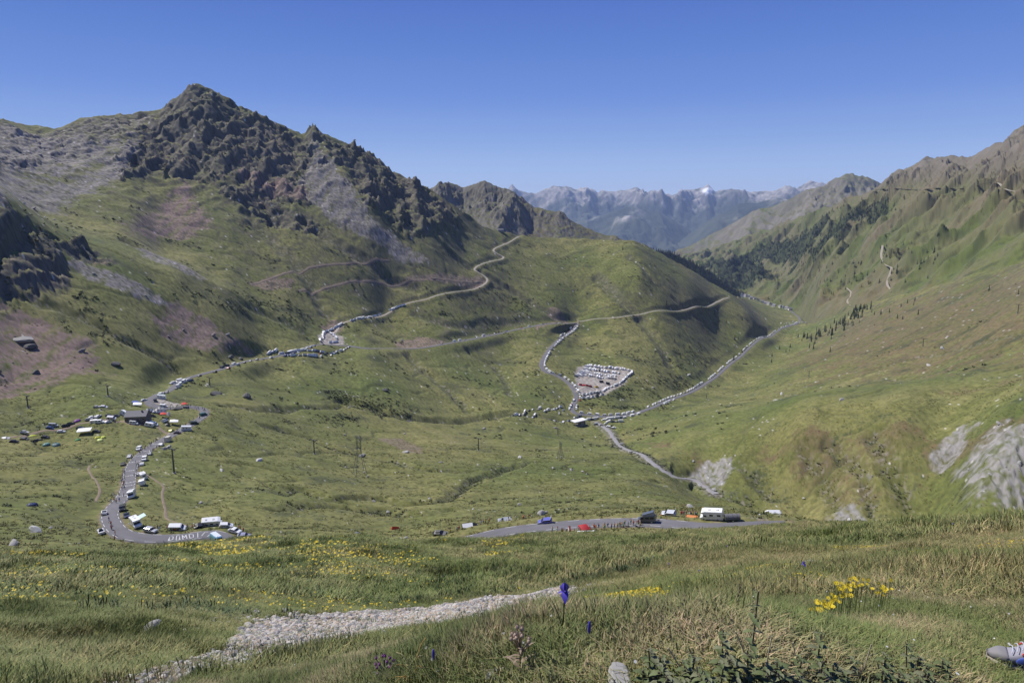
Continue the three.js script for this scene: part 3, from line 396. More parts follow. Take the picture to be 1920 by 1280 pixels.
// stand a thing on the land, tilted with the slope along and across it
function stand(o, p, turn, size = 4, tilt = 1) {
  const d = size / 2, c = cos(turn), s = sin(turn), y = (a, b) => surfaceY(p.x + a * c + b * s, p.z - a * s + b * c);
  const f = y(d, 0), r = y(-d, 0), L = y(0, -d * .5), R = y(0, d * .5); o.rotation.order = 'YXZ';
  o.position.set(p.x, (f + r) / 2, p.z); o.rotation.set(tilt * atan2(L - R, d) * -1, turn, tilt * atan2(f - r, size)); return o;
}
function surfaceY(x, z) { const r = hypot(x, z) > 100 ? nearRoad(x, z) : null; return r && r.d < 0 ? EYE + r.y + lift({ x, z }) : Y(x, z); }
function heading(p, extra = 0) { // direction of the nearest road, as a turn about y
  let b = null, bd = 1e9, dir = 0; for (const r of ROADS) if (r.width > 4) r.P.forEach((q, i) => { const d = hypot(q.x - p.x, q.z - p.z); if (d < bd && i < r.P.length - 1) { bd = d; b = q; dir = atan2(-(r.P[i + 1].z - q.z), r.P[i + 1].x - q.x); } }); return dir + extra;
}
const GLASS = mat([.018, .021, .025], .12), TYRE = mat([.025, .025, .026], .9), RIM = mat([.45, .45, .46], .35, { metalness: .7 }), WHITE = mat([.78, .78, .76], .38), LAMP = mat([.7, .7, .68], .2), RED = mat([.42, .03, .025], .45), TRIM = mat([.06, .06, .062], .7);
const paints = {}; const paint = c => paints[c.join()] ??= new THREE.MeshPhysicalMaterial({ color: new THREE.Color(...c), roughness: .38, clearcoat: .6, clearcoatRoughness: .12 });
const tyreG = cyl(.33, .33, .22, 14).rotateX(PI / 2), rimG = cyl(.2, .2, .235, 10).rotateX(PI / 2);
function wheels(o, xs, w, r = 1) { for (const x of xs) for (const s of [-1, 1]) { const t = part(o, 'wheel', tyreG, TYRE); t.scale.setScalar(r); t.position.set(x, .33 * r, s * (w / 2 - .1)); part(t, 'rim', rimG, RIM); } }
// vehicles point along +x, their base at y = 0
const GEO = {};
function cached(k, f) { return GEO[k] ??= f(); }
function makeCar(label, c, group, o = {}) {
  const t = thing('parked_car', label, 'car', group), L = 4.3, W = 1.74, est = o.estate;
  part(t, 'body', cached('car' + !!est, () => extrude(est ? [[-2.15, .35], [2.1, .32], [2.15, .62], [1.95, .82], [1.0, .95], [.35, 1.43], [-1.75, 1.46], [-2.1, .98], [-2.17, .6]] : [[-2.1, .35], [2.08, .32], [2.13, .6], [1.92, .8], [1.0, .93], [.35, 1.42], [-.95, 1.45], [-1.75, 1.05], [-2.1, .95], [-2.15, .6]], W, .09)), paint(c));
  const sideW = cached('carside' + !!est, () => { const g = extrude(est ? [[.78, .98], [.28, 1.34], [-1.62, 1.37], [-1.85, 1.0]] : [[.78, .97], [.28, 1.33], [-.9, 1.36], [-1.45, 1.02]], .02); return g; });
  for (const s of [-1, 1]) part(t, 'side_window', sideW, GLASS).position.z = s * (W / 2 + .004);
  part(t, 'windscreen', cached('carscreen', () => box(.78, .02, W * .8).rotateZ(-.64).translate(.69, 1.215, 0)), GLASS);
  part(t, 'rear_window', cached('carrear' + !!est, () => est ? box(.5, .02, W * .76).rotateZ(-PI / 2 + .62).rotateZ(0).translate(-1.96, 1.24, 0) : box(.85, .02, W * .76).rotateZ(.46).translate(-1.36, 1.275, 0)), GLASS);
  for (const s of [-1, 1]) { part(t, 'headlight', cached('hl', () => box(.12, .12, .32)), LAMP).position.set(2.04, .68, s * .62); part(t, 'tail_light', cached('tl', () => box(.08, .2, .2)), RED).position.set(-2.12, .8, s * .68); }
  if (o.tailgate) part(t, 'tailgate', cached('tg', () => box(1.0, .06, 1.4).rotateZ(-1.15).translate(-2.0, 1.85, 0)), paint([.7, .7, .7]));
  if (o.rack) part(t, 'roof_box', cached('rb', () => box(1.5, .3, .8, -.4, 1.62, 0)), TRIM);
  wheels(t, [1.32, -1.3], W); return t;
}
function makeMotorhome(label, group, o = {}) {
  const t = thing('motorhome', label, 'motorhome', group), W = 2.25;
  part(t, 'body', cached('mh', () => extrude([[-3.1, .45], [2.2, .42], [2.95, .5], [3.05, .9], [2.8, 1.2], [2.25, 1.38], [1.75, 1.95], [2.55, 2.25], [2.5, 2.7], [1.7, 2.95], [-3.0, 2.92], [-3.15, 2.7]], W, .1)), paint(o.c || [.8, .8, .78]));
  part(t, 'windscreen', cached('mhw', () => box(.78, .03, W * .8).rotateZ(-.86).translate(2.02, 1.68, 0)), GLASS);
  for (const s of [-1, 1]) {
    part(t, 'cab_window', cached('mhc', () => extrude([[2.1, 1.42], [1.72, 1.85], [1.2, 1.85], [1.2, 1.4]], .02)), GLASS).position.z = s * (W / 2 + .004);
    for (const x of [-.1, -2.1]) part(t, 'side_window', cached('mhs', () => box(.95, .5, .03)), GLASS).position.set(x, 1.85, s * (W / 2 + .004));
    part(t, 'stripe', cached('mhst', () => box(4.6, .1, .02)), paint(o.stripe || [.25, .28, .34])).position.set(-.6, 1.3, s * (W / 2 + .003));
    part(t, 'headlight', cached('hl2', () => box(.12, .18, .34)), LAMP).position.set(2.96, .95, s * .8);
  }
  part(t, 'rear_window', cached('mhr', () => box(.03, .55, 1.2)), GLASS).position.set(-3.13, 1.95, 0);
  for (const x of [.4, -1.8]) part(t, 'roof_vent', cached('rv', () => box(.6, .12, .6)), mat([.6, .6, .6])).position.set(x, 3.0, 0);
  if (o.awning) part(t, 'awning', cached('aw', () => box(3.4, .05, 2.2).rotateX(.18).translate(-.8, 2.45, -W / 2 - 1.05)), mat([.5, .62, .6]));
  wheels(t, [2.0, -1.7], W, 1.05); return t;
}
function makeVan(label, c, group, o = {}) {
  const t = thing('camper_van', label, 'van', group), W = 1.95, high = o.high ? .55 : 0;
  const b = part(t, 'body', cached('van' + high, () => extrude([[-2.55, .42], [2.4, .4], [2.55, .75], [2.35, 1.08], [1.75, 1.2], [1.2, 1.9], [.9, 2.02 + high], [-2.45, 2.02 + high], [-2.58, 1.8]], W, .1)), paint(c));
  part(t, 'windscreen', cached('vw', () => box(.84, .03, W * .82).rotateZ(-.9).translate(1.5, 1.56, 0)), GLASS);
  for (const s of [-1, 1]) {
    part(t, 'cab_window', cached('vc', () => extrude([[1.58, 1.25], [1.18, 1.72], [.55, 1.75], [.55, 1.22]], .02)), GLASS).position.z = s * (W / 2 + .004);
    if (!o.panel) for (const x of [-.4, -1.7]) part(t, 'side_window', cached('vs', () => box(1.0, .5, .03)), GLASS).position.set(x, 1.5, s * (W / 2 + .004));
    if (o.print) o.print.forEach((q, i) => part(t, 'printed_panel', box(q[2], q[3], .02), mat(q[4], .5)).position.set(q[0], q[1], s * (W / 2 + .006 + i * .003)));
    part(t, 'headlight', cached('hl2', () => box(.12, .18, .34)), LAMP).position.set(2.46, .88, s * .7);
  }
  part(t, 'rear_window', cached('vr', () => box(.03, .5, 1.3)), GLASS).position.set(-2.565, 1.5, 0);
  if (o.roof) part(t, 'roof', cached('vroof' + high, () => box(3.3, .1, W * .92).translate(-.8, 2.06 + high, 0)), paint(o.roof));
  if (o.pop) { part(t, 'pop_top_sides', extrude([[.8, 2.02], [.8, 2.25], [-2.2, 3.1], [-2.3, 2.02]], W * .82), mat([.3, .32, .36], .9)); part(t, 'pop_top_roof', box(3.3, .14, W * .9).rotateZ(-.27).translate(-.72, 2.72, 0), paint(c)); }
  wheels(t, [1.6, -1.55], W); return t;
}
function makeCaravan(label, group, o = {}) {
  const t = thing('caravan', label, 'caravan', group), W = 2.2;
  part(t, 'body', cached('cv', () => extrude([[-2.5, .5], [2.2, .5], [2.55, 1.1], [2.3, 2.2], [1.6, 2.6], [-2.0, 2.62], [-2.5, 2.3], [-2.62, 1.2]], W, .12)), paint(o.c || [.8, .8, .78]));
  for (const s of [-1, 1]) for (const x of [1.1, -1.2]) part(t, 'side_window', cached('cvs', () => box(1.1, .6, .03)), GLASS).position.set(x, 1.65, s * (W / 2 + .004));
  part(t, 'front_window', cached('cvf', () => box(.04, .6, 1.5).rotateZ(.16).translate(2.46, 1.7, 0)), GLASS); part(t, 'skylight', cached('cvk', () => box(.7, .1, .7)), mat([.5, .52, .55])).position.set(-.2, 2.66, 0);
  part(t, 'drawbar', cached('cvd', () => merge([bar([2.2, .5, .5], [3.6, .5, 0], .05), bar([2.2, .5, -.5], [3.6, .5, 0], .05), bar([3.5, .5, 0], [3.5, .03, 0], .05)])), TRIM);
  wheels(t, [-.1], W); return t;
}
// the same vehicles as they show from a kilometre away: one mesh each
const FARG = {
  motorhome: c => tint(extrude([[-3.1, .3], [2.9, .3], [3.05, .9], [2.25, 1.38], [1.8, 1.95], [2.5, 2.25], [2.4, 2.85], [-3.1, 2.9]], 2.25), c),
  van: c => tint(extrude([[-2.5, .3], [2.5, .3], [2.45, 1.05], [1.75, 1.2], [1.0, 2.1], [-2.5, 2.1]], 1.95), c),
  caravan: c => tint(extrude([[-2.5, .35], [2.3, .35], [2.5, 1.1], [2.1, 2.4], [-2.1, 2.6], [-2.6, 1.2]], 2.2), c),
  car: c => tint(extrude([[-2.1, .25], [2.1, .25], [2.1, .75], [1.0, .93], [.35, 1.42], [-1.2, 1.45], [-1.9, 1.0], [-2.15, .6]], 1.74), c),
};
const FARW = { motorhome: [[.02, .8, 2.0, 1.7, -1], [.5, .6, -.2, 1.9], [.5, .6, -2, 1.9]], van: [[.02, .7, 1.45, 1.5, -1], [1.0, .5, .4, 1.5], [1, .5, -1.4, 1.5]], caravan: [[.9, .55, 1, 1.65], [.9, .55, -1.2, 1.65]], car: [[1.1, .36, .1, 1.18], [.8, .36, -1.0, 1.18]] };
const matVeh = new THREE.MeshStandardMaterial({ vertexColors: true, roughness: .4 });
function farGeo(kind, c) { return cached('far' + kind + c.join(), () => merge([FARG[kind](c), ...FARW[kind].map(([w, h, x, y, s]) => tint(s ? box(.9, .05, 1.7).rotateZ(-.9).translate(x, y + .03, 0) : box(w, h, kind === 'car' ? 1.78 : 2.3, x, y, 0), [.02, .022, .026])), ...(kind === 'caravan' ? [0] : [1.4, -1.5]).map(x => tint(box(.64, .6, kind === 'car' ? 1.7 : 2.0, x, .3, 0), [.03, .03, .03]))])); }
const WH = [.8, .8, .78];
const CARS = [[.75, .75, .74], [.4, .41, .42], [.03, .03, .035], [.06, .07, .09], [.55, .56, .58], [.05, .09, .25], [.35, .03, .03], [.12, .13, .14]];
const FARNAME = { motorhome: ['motorhome', 'motorhome'], van: ['camper_van', 'van'], caravan: ['caravan', 'caravan'], car: ['parked_car', 'car'] };
const TAKEN = [];
function farVehicle(kind, c, p, turn, label, group) { for (const q of TAKEN) if (hypot(q[0] - p.x, q[1] - p.z) < 2.6) return; TAKEN.push([p.x, p.z]); const o = single(FARNAME[kind][0], farGeo(kind, c), matVeh, label, FARNAME[kind][1], group); return stand(o, p, turn, 4); }
const rv = rng(5);
function rowBetween(a, b, n, kinds, label, group, turn, jit = .6) { // vehicles in line between two surveyed points
  const A = Array.isArray(a) ? ground(a[0], a[1], 125) : a, B = Array.isArray(b) ? ground(b[0], b[1], 125) : b; const dir = atan2(-(B.z - A.z), B.x - A.x);
  for (let i = 0; i < n; i++) { const t = n > 1 ? (i + (rv() - .5) * .35) / (n - 1) : .5, p = new THREE.Vector3(lerp(A.x, B.x, t) + (rv() - .5) * jit, 0, lerp(A.z, B.z, t) + (rv() - .5) * jit), k = kinds[floor(rv() * kinds.length)], c = k === 'car' ? CARS[floor(rv() * CARS.length)] : rv() < .8 ? WH : [[.5, .51, .53], [.62, .58, .5], [.2, .22, .26], [.06, .07, .08]][floor(rv() * 4)]; farVehicle(k, c, p, (turn === undefined ? dir : dir + turn) + (rv() - .5) * .12 + (rv() < .5 ? PI : 0), label(k, c), group(k)); }
}
function alongRoad(u0, v0, u1, v1, off, gap, kinds, label, group, fill = 1) { // vehicles parked at the edge of the main road between two places on it
  const a = ground(u0, v0, 125), b = ground(u1, v1, 125), near = p => { let k = 0, d = 1e9; mainRoad.P.forEach((q, i) => { const e = hypot(q.x - p.x, q.z - p.z); if (e < d) { d = e; k = i; } }); return k; };
  let i0 = near(a), i1 = near(b); if (i0 > i1) [i0, i1] = [i1, i0]; let s = 0;
  for (let i = i0; i < i1; i++) { const p = mainRoad.P[i], q = mainRoad.P[i + 1]; s += hypot(q.x - p.x, q.z - p.z); if (s < gap) continue; s = (rv() - .5) * 2; if (rv() > fill) continue; const [sx, sz] = side(mainRoad.P, i), k = kinds[floor(rv() * kinds.length)], c = k === 'car' ? CARS[floor(rv() * CARS.length)] : rv() < .8 ? WH : [[.5, .51, .53], [.62, .58, .5], [.2, .22, .26], [.06, .07, .08]][floor(rv() * 4)]; farVehicle(k, c, new THREE.Vector3(p.x + sx * off, 0, p.z + sz * off), atan2(-(q.z - p.z), q.x - p.x) + (rv() < .5 ? PI : 0), label(k, c), group(k)); }
}
const plural = { motorhome: 'motorhomes', van: 'vans', caravan: 'caravans', car: 'cars' };
const nm = { motorhome: 'boxy motorhome', van: 'van', caravan: 'caravan', car: 'car' };
const hue = (k, c) => { const l = (c[0] + c[1] + c[2]) / 3; return c[2] > c[0] * 2.2 ? 'blue' : c[0] > c[2] * 4 ? 'red' : l > .7 ? 'white' : l > .45 ? 'pale' : l > .18 ? 'grey' : 'dark'; };
const M4 = ['motorhome', 'motorhome', 'van', 'caravan'];
const lot = (k, c) => `${hue(k, c)} ${nm[k]} in the packed rows of the gravel car park`, lotG = k => plural[k] + ' in the gravel car park';
rowBetween([1102, 686], [1186, 697], 24, M4, lot, lotG, PI / 2, .5); rowBetween([1107, 693], [1160, 700], 16, M4, lot, lotG, PI / 2, .5); rowBetween([1104, 699], [1156, 706], 16, M4, lot, lotG, PI / 2, .5); rowBetween([1098, 704], [1152, 710], 15, M4, lot, lotG, PI / 2, .5);
rowBetween([1081, 707], [1101, 688], 9, M4, lot, lotG, PI / 2); rowBetween([1089, 705], [1104, 694], 6, M4, lot, lotG, PI / 2); rowBetween([1188, 698], [1163, 719], 11, M4, lot, lotG, .3);
const edge = (k, c) => `${hue(k, c)} ${nm[k]} in the line along the lower edge of the car park`, edgeG = k => plural[k] + ' lining the lower edge of the car park'; rowBetween([1158, 722], [1096, 741], 12, M4, edge, edgeG, .1); rowBetween([1128, 741], [1094, 748], 5, M4, edge, edgeG, .1);
const sro = (k, c) => `${hue(k, c)} ${nm[k]} parked down the steep road above the car park`, sroG = k => plural[k] + ' on the steep road above the car park';
alongRoad(1082, 607, 1017, 690, -4.6, 8.5, ['motorhome', 'van', 'caravan', 'car'], sro, sroG, .92); alongRoad(1082, 607, 1050, 637, 4.6, 9, ['motorhome', 'car'], sro, sroG, .7); alongRoad(1017, 690, 1078, 735, -4.6, 8, M4, sro, sroG, .9);
const bend = (k, c) => `${hue(k, c)} ${nm[k]} crowded round the bend by the white-roofed lift station`, bendG = k => plural[k] + ' round the bend by the lift station';
alongRoad(1079, 737, 1076, 772, -5, 7.5, ['motorhome', 'van', 'car'], bend, bendG, .9); alongRoad(1079, 777, 1200, 775, -5.2, 7.6, M4, bend, bendG, .95); alongRoad(1105, 780, 1200, 775, 5.2, 7.6, M4, bend, bendG, .6);
rowBetween([1068, 765], [1076, 748], 6, ['van', 'car', 'caravan'], bend, bendG); rowBetween([1132, 788], [1170, 784], 8, ['motorhome', 'van'], bend, bendG); rowBetween([1104, 788], [1120, 786], 4, M4, bend, bendG); rowBetween([1136, 793], [1166, 791], 6, ['van', 'car', 'motorhome'], bend, bendG); rowBetween([1116, 796], [1150, 802], 4, ['car', 'van'], bend, bendG, .5, 3); rowBetween([1078, 784], [1088, 782], 3, M4, bend, bendG, .4);
const mead = (k, c) => `${hue(k, c)} ${nm[k]} camped on the meadow left of the lift station`, meadG = k => plural[k] + ' on the meadow left of the lift station';
rowBetween([957, 776], [1012, 765], 11, ['car', 'car', 'van', 'motorhome'], mead, meadG, .2, 4); rowBetween([1024, 771], [1054, 763], 7, ['van', 'motorhome', 'caravan', 'car'], mead, meadG, .1, 3); rowBetween([990, 778], [1005, 776], 3, ['car', 'van'], mead, meadG, .4, 3); rowBetween([1030, 788], [1064, 787], 6, ['car', 'van', 'car'], mead, meadG, .4, 5); rowBetween([1048, 775], [1060, 770], 3, ['car'], mead, meadG, .4, 4);
const val = (k, c) => `${hue(k, c)} ${nm[k]} in the line beside the valley road`, valG = k => plural[k] + ' beside the valley road';
alongRoad(1218, 766, 1330, 716, -4.8, 8.6, M4, val, valG, .85); alongRoad(1330, 716, 1500, 604, -4.8, 9.2, M4, val, valG, .8); alongRoad(1225, 764, 1262, 748, 4.8, 9, M4, val, valG, .6); rowBetween([1490, 605], [1512, 602], 5, M4, val, valG); rowBetween([1466, 607], [1486, 604], 5, M4, val, valG, 0, 3);
const jun = (k, c) => `${hue(k, c)} ${nm[k]} parked at the mid-mountain road junction`, junG = k => plural[k] + ' at the mid-mountain junction';
rowBetween([502, 662], [515, 658], 4, M4, jun, junG, .2, 3); rowBetween([529, 664], [600, 661], 11, M4, jun, junG, .1, 3); rowBetween([534, 669], [592, 669], 9, ['motorhome', 'van', 'car'], jun, junG, .2, 4); rowBetween([600, 664], [656, 651], 10, ['motorhome', 'van', 'car'], jun, junG, .1, 2); rowBetween([602, 668], [636, 661], 5, ['car', 'van'], jun, junG, .2, 3);
rowBetween([600, 638], [610, 625], 6, M4, jun, junG, .3, 3); rowBetween([618, 643], [632, 642], 5, M4, jun, junG, .2, 2); rowBetween([622, 626], [632, 636], 6, ['van', 'car', 'caravan'], jun, junG, .3, 3); rowBetween([608, 623], [640, 608], 8, M4, jun, junG, 0, 1);
const upt = (k, c) => `${hue(k, c)} ${nm[k]} on the dirt track climbing above the junction`, uptG = k => plural[k] + ' on the dirt track above the junction';
rowBetween([660, 602], [694, 594], 8, M4, upt, uptG, 0, 1); rowBetween([694, 593], [712, 588], 5, ['motorhome', 'van'], upt, uptG, 0, 1); rowBetween([732, 581], [756, 574], 6, M4, upt, uptG, 0, 1); rowBetween([696, 598], [716, 604], 3, ['car'], upt, uptG, 0, 3);
const bal = (k, c) => `${hue(k, c)} ${nm[k]} on the balcony road to the upper hairpin`, balG = k => plural[k] + ' on the balcony road';
alongRoad(822, 648, 1078, 604, -4.4, 13, ['van', 'car', 'motorhome', 'car'], bal, balG, .62); alongRoad(525, 667, 600, 648, 4.2, 8, ['car', 'car', 'van'], bal, balG, .8); alongRoad(350, 712, 525, 667, 4.4, 15, ['car', 'van'], bal, balG, .5); rowBetween([320, 713], [362, 716], 7, ['van', 'car', 'motorhome'], bal, balG, .3, 3); rowBetween([415, 688], [436, 682], 3, ['van'], bal, balG, 0, 1);
for (const [k, u, v, col, l, t] of [['van', 1089, 722, [.5, .03, .03], 'red van, leftmost of the red row in the car park', .2], ['van', 1095, 723, [.5, .03, .03], 'red van, second in the red row of the car park', .2], ['van', 1101, 724, [.5, .03, .03], 'red van, third in the red row of the car park', .2], ['van', 1107, 725, [.5, .03, .03], 'red van, rightmost of the red row in the car park', .2], ['van', 1119, 726, [.7, .5, .05], 'yellow van right of the red row in the car park', .3], ['motorhome', 1128, 717, [.03, .03, .035], 'black coach, left of the dark pair in the car park', .2], ['motorhome', 1140, 720, [.035, .035, .04], 'black coach, right of the dark pair in the car park', .2], ['motorhome', 1121, 738, [.12, .13, .15], 'grey lorry below the car park edge', .25]]) farVehicle(k, col, ground(u, v, 125), t, l);
console.log('far vehicles', TAKEN.length);
// ------------------------------------------------------------------ near vehicles, each by its own look
const at = (u, v) => ground(u, v, 125);
const put = (o, u, v, extra = 0, size = 4) => { const p = at(u, v); return stand(o, p, heading(p, extra), size); };
// along the near road, left to right (the road runs from right to left, so +x of a vehicle points left unless turned by PI)
put(makeCar('black and silver estate car parked where the near road dips from sight', [.03, .03, .033], null, { estate: true, rack: true }), 827, 1010, PI);
put(makeVan('black van with a white roof on the near road verge', [.02, .02, .022], null, { roof: [.78, .78, .78] }), 881, 999, PI);
put(makeCar('silver estate car with raised tailgate on the near verge', [.45, .47, .5], null, { estate: true, tailgate: true }), 946, 991, 0);
put(makeCar('blue and white car with raised tailgate beside the near road', [.12, .13, .4], null, { estate: true, tailgate: true }), 1022, 988, 0);
put(makeVan('dark grey camper van with its pop-up roof raised', [.09, .1, .11], null, { pop: true }), 1213, 976, 0);
put(makeCar('silver car with open tailgate beside the dark pop-up camper', [.5, .52, .55], null, { estate: true, tailgate: true }), 1254, 972, 0);
put(makeMotorhome('large white motorhome at the right end of the near road', null), 1335, 979, 0, 5);
{ const p = ground(1446, 985, 125, 207); stand(makeCaravan('white caravan half hidden behind the grassy bank at right'), p, heading(p, .1), 4); }
// round the left hairpin
put(makeMotorhome('white motorhome just above the left hairpin', null), 248, 938, PI, 5);
put(makeCaravan('white caravan on the right verge above the hairpin motorhome'), 268, 914, 0);
put(makeMotorhome('white motorhome highest on the verge of the lettered road', null), 270, 902, .2, 5);
put(makeCar('small white car at the top of the verge above the caravans', [.75, .75, .75]), 261, 893, 0);
put(makeVan('dark pickup-like van inside the left hairpin', [.03, .032, .04], null, { panel: true }), 230, 962, PI);
put(makeCar('small dark blue car inside the left hairpin', [.03, .04, .09]), 238, 976, PI);
put(makeMotorhome('white motorhome with an awning out inside the hairpin', null, { awning: true }), 256, 990, PI, 5);
put(makeCar('silver car beside the motorhome with the awning', [.45, .46, .47], null, { estate: true }), 282, 997, PI);
put(makeVan('white van with orange print on its side', [.75, .75, .74], null, { panel: true, print: [[-.6, 1.2, 2.6, .9, [.12, .12, .14]], [-.3, 1.25, .8, .6, [.7, .2, .05]], [-1.3, 1.1, .6, .4, [.6, .55, .5]]] }), 333, 1000, PI);
put(makeCar('black car nose to the big white motorhome by the lettering', [.02, .02, .022]), 377, 1003, PI);
put(makeMotorhome('big white motorhome beside the lettered stretch of road', null), 399, 1002, PI, 5);
put(makeCar('white car right of the motorhome by the lettering', [.76, .76, .75], null, { estate: true }), 425, 1005, PI);
put(makeCar('white hatchback second from the right end of the left road', [.74, .74, .73]), 441, 1009, PI);
put(makeCar('lavender grey car last in line before the grass crest', [.28, .28, .4]), 458, 1012, PI);
put(makeVan('light blue delivery van with painted sides on the roadway', [.25, .5, .68], null, { panel: true, high: false, roof: [.75, .8, .84], print: [[-.9, 1.0, 2.8, .8, [.16, .33, .42]], [.0, 1.1, .5, .5, [.6, .5, .08]], [-1.6, .8, .9, .3, [.2, .35, .1]]] }), 405, 1014, PI);
put(makeCar('white car parked outside the left hairpin, upper of two', [.76, .76, .75]), 194, 961, 0);
put(makeCar('white and black car outside the left hairpin, lower of two', [.7, .7, .7], null, { rack: true }), 186, 977, 0);
put(makeVan('white van at the outer bottom of the left hairpin', [.78, .78, .77]), 215, 1005, 0);
put(makeCar('dark blue car behind the white van at the hairpin bottom', [.03, .05, .2]), 233, 1009, 0);
const clb = (k, c) => `${hue(k, c)} ${nm[k]} squeezed onto the verge of the climb to the refuge`, clbG = k => plural[k] + ' on the verge of the climb'; alongRoad(247, 880, 330, 815, 4.2, 11, ['car', 'van', 'motorhome', 'car'], clb, clbG, .7); alongRoad(247, 880, 330, 815, -4.4, 16, ['car', 'van'], clb, clbG, .6); alongRoad(292, 760, 345, 712, 4.2, 9, ['car', 'van', 'motorhome'], clb, clbG, .7);
// the field camp and refuge on the left
const field = (kind, u, v, c, label, turn) => { const p = at(u, v); farVehicle(kind, c, p, turn ?? rv() * 6, label); };
for (const [k, u, v, c, l, t] of [
  ['motorhome', 231, 777, WH, 'white motorhome directly left of the stone refuge', 2.9], ['car', 181, 765, [.5, .5, .52], 'silver car, left of two parked above the refuge field', .2], ['car', 194, 764, [.6, .6, .6], 'pale car, right of two parked above the refuge field', .2], ['car', 92, 803, [.03, .06, .16], 'dark blue car on the upper row of the left field', .4], ['van', 99, 797, [.4, .42, .44], 'grey van behind the dark blue car in the field', .3],
  ['car', 122, 797, [.05, .05, .06], 'black car beside the purple tent', .3], ['car', 132, 795, [.1, .11, .12], 'charcoal car touching the purple tent', .3], ['car', 45, 812, [.78, .78, .77], 'white car on the field track at far left', .2], ['car', 9, 822, [.4, .42, .42], 'grey car at the left edge of the picture', .5], ['car', 25, 829, [.03, .03, .03], 'black car at the lower left of the field', .4],
  ['car', 45, 824, [.04, .04, .045], 'black hatchback in the middle of the lower field row', .1], ['car', 69, 825, [.08, .08, .09], 'charcoal estate car in the lower field row', .4], ['car', 84, 821, [.03, .03, .04], 'black car at the right end of the lower field row', 0], ['car', 114, 811, [.5, .52, .54], 'silver car left of the white marquee', .4], ['car', 150, 804, [.05, .08, .12], 'dark car behind the white marquee', .1], ['car', 180, 810, [.06, .06, .06], 'dark car right of the white marquee', 0],
  ['van', 178, 793, WH, 'white van, left of the pair on the refuge track', .2], ['van', 186, 794, WH, 'white van, right of the pair on the refuge track', .2], ['car', 202, 793, [.76, .76, .76], 'white car turned across the refuge track', 1.2], ['van', 209, 786, [.6, .6, .62], 'pale van behind the refuge track', .1], ['car', 203, 781, [.04, .04, .05], 'black car, left of two behind the pale van', .1], ['car', 217, 780, [.05, .05, .06], 'black car, right of two behind the pale van', .1],
  ['car', 173, 784, [.76, .76, .76], 'small white car alone on the grass above the track', 1], ['car', 184, 783, [.7, .7, .7], 'small pale car alone on the grass above the track', 1.4], ['car', 166, 788, [.5, .5, .5], 'small grey car below the two lone pale cars', .5], ['van', 250, 795, WH, 'white van in front of the refuge wall', .1], ['car', 276, 791, [.7, .7, .7], 'pale car at the right corner of the refuge', .2], ['van', 287, 798, WH, 'white van with trailer below the refuge', .1], ['caravan', 279, 800, WH, 'white trailer caravan below the refuge', .1],
  ['van', 282, 772, WH, 'white van nearest the refuge at the bend', 1], ['car', 291, 774, [.76, .76, .75], 'white car between vans at the bend', 1], ['motorhome', 300, 775, WH, 'white box truck inside the upper bend', .9], ['van', 303, 770, WH, 'white van behind the box truck inside the bend', .9], ['car', 284, 780, [.12, .12, .13], 'dark car by the refuge gable', .8], ['van', 309, 790, WH, 'white van on the spur lane to the refuge', 1.6], ['car', 314, 796, [.05, .05, .05], 'black car on the spur lane to the refuge', 1.7],
  ['car', 321, 806, [.6, .66, .05], 'bright yellow car where the refuge lane joins the road', 1.5], ['motorhome', 349, 808, [.7, .72, .74], 'long white coach on the road below the bend', .5], ['car', 332, 814, [.06, .05, .05], 'dark car on the road below the coach', .4], ['van', 381, 780, [.05, .14, .15], 'teal van on the outside of the upper hairpin', 1], ['van', 364, 797, [.06, .08, .08], 'dark van on the road under the upper hairpin', .7], ['motorhome', 302, 749, [.7, .74, .7], 'white lorry with green stripe above the bend', .3], ['car', 269, 747, [.45, .47, .5], 'silver car on the outside of the first bend', 1], ['van', 306, 762, WH, 'white van on the gravel patch by the bend', .4],
]) field(k, u, v, c, l, t);
// ------------------------------------------------------------------ tents and gazebos
function dome(u, v, c, r, h, label, cat = 'tent') { const p = at(u, v), t = thing('dome_tent', label, cat); const pts = []; for (let i = 0; i <= 8; i++) { const a = i / 8 * PI / 2; pts.push(new THREE.Vector2(r * cos(a), h * sin(a) * (1 - .06 * sin(a * 6)))); }
  const g = new THREE.LatheGeometry(pts, 12); g.scale(1.25, 1, 1); part(t, 'flysheet', g, mat(c, .6, { side: THREE.DoubleSide })); for (const s of [-1, 1]) { const q = []; for (let i = 0; i <= 10; i++) { const a = i / 10 * PI; q.push(new THREE.Vector3(1.25 * r * cos(a), h * 1.02 * sin(a) + .01, s * r * .55 * cos(a))); } part(t, 'pole', new THREE.TubeGeometry(new THREE.CatmullRomCurve3(q), 12, .03, 4), TRIM); } part(t, 'doorway', new THREE.CircleGeometry(r * .42, 10, 0, PI).rotateY(.2).translate(.1, .02, r * .93), TRIM); stand(t, p, rv() * 6, 2, .6); return t; }
dome(60, 949, [.02, .04, .12], 1.4, 1.1, 'dark blue tent alone on the left meadow'); dome(650, 1005, [.16, .2, .17], 1.3, 1.2, 'grey green tent, left of the pair behind the crest'); dome(669, 1004, [.17, .21, .25], 1.4, 1.25, 'grey blue tent, right of the pair behind the crest');
dome(144, 790, [.16, .03, .2], 1.9, 1.3, 'purple tent in the left field'); dome(60, 814, [.45, .48, .03], 1.8, 1, 'yellow green tent by the white car on the field track'); dome(86, 834, [.12, .26, .22], 1.8, 1.3, 'teal tent with red door, lower left field'); dome(104, 835, [.05, .12, .13], 2.2, 1.4, 'large dark teal tent, lower left field');
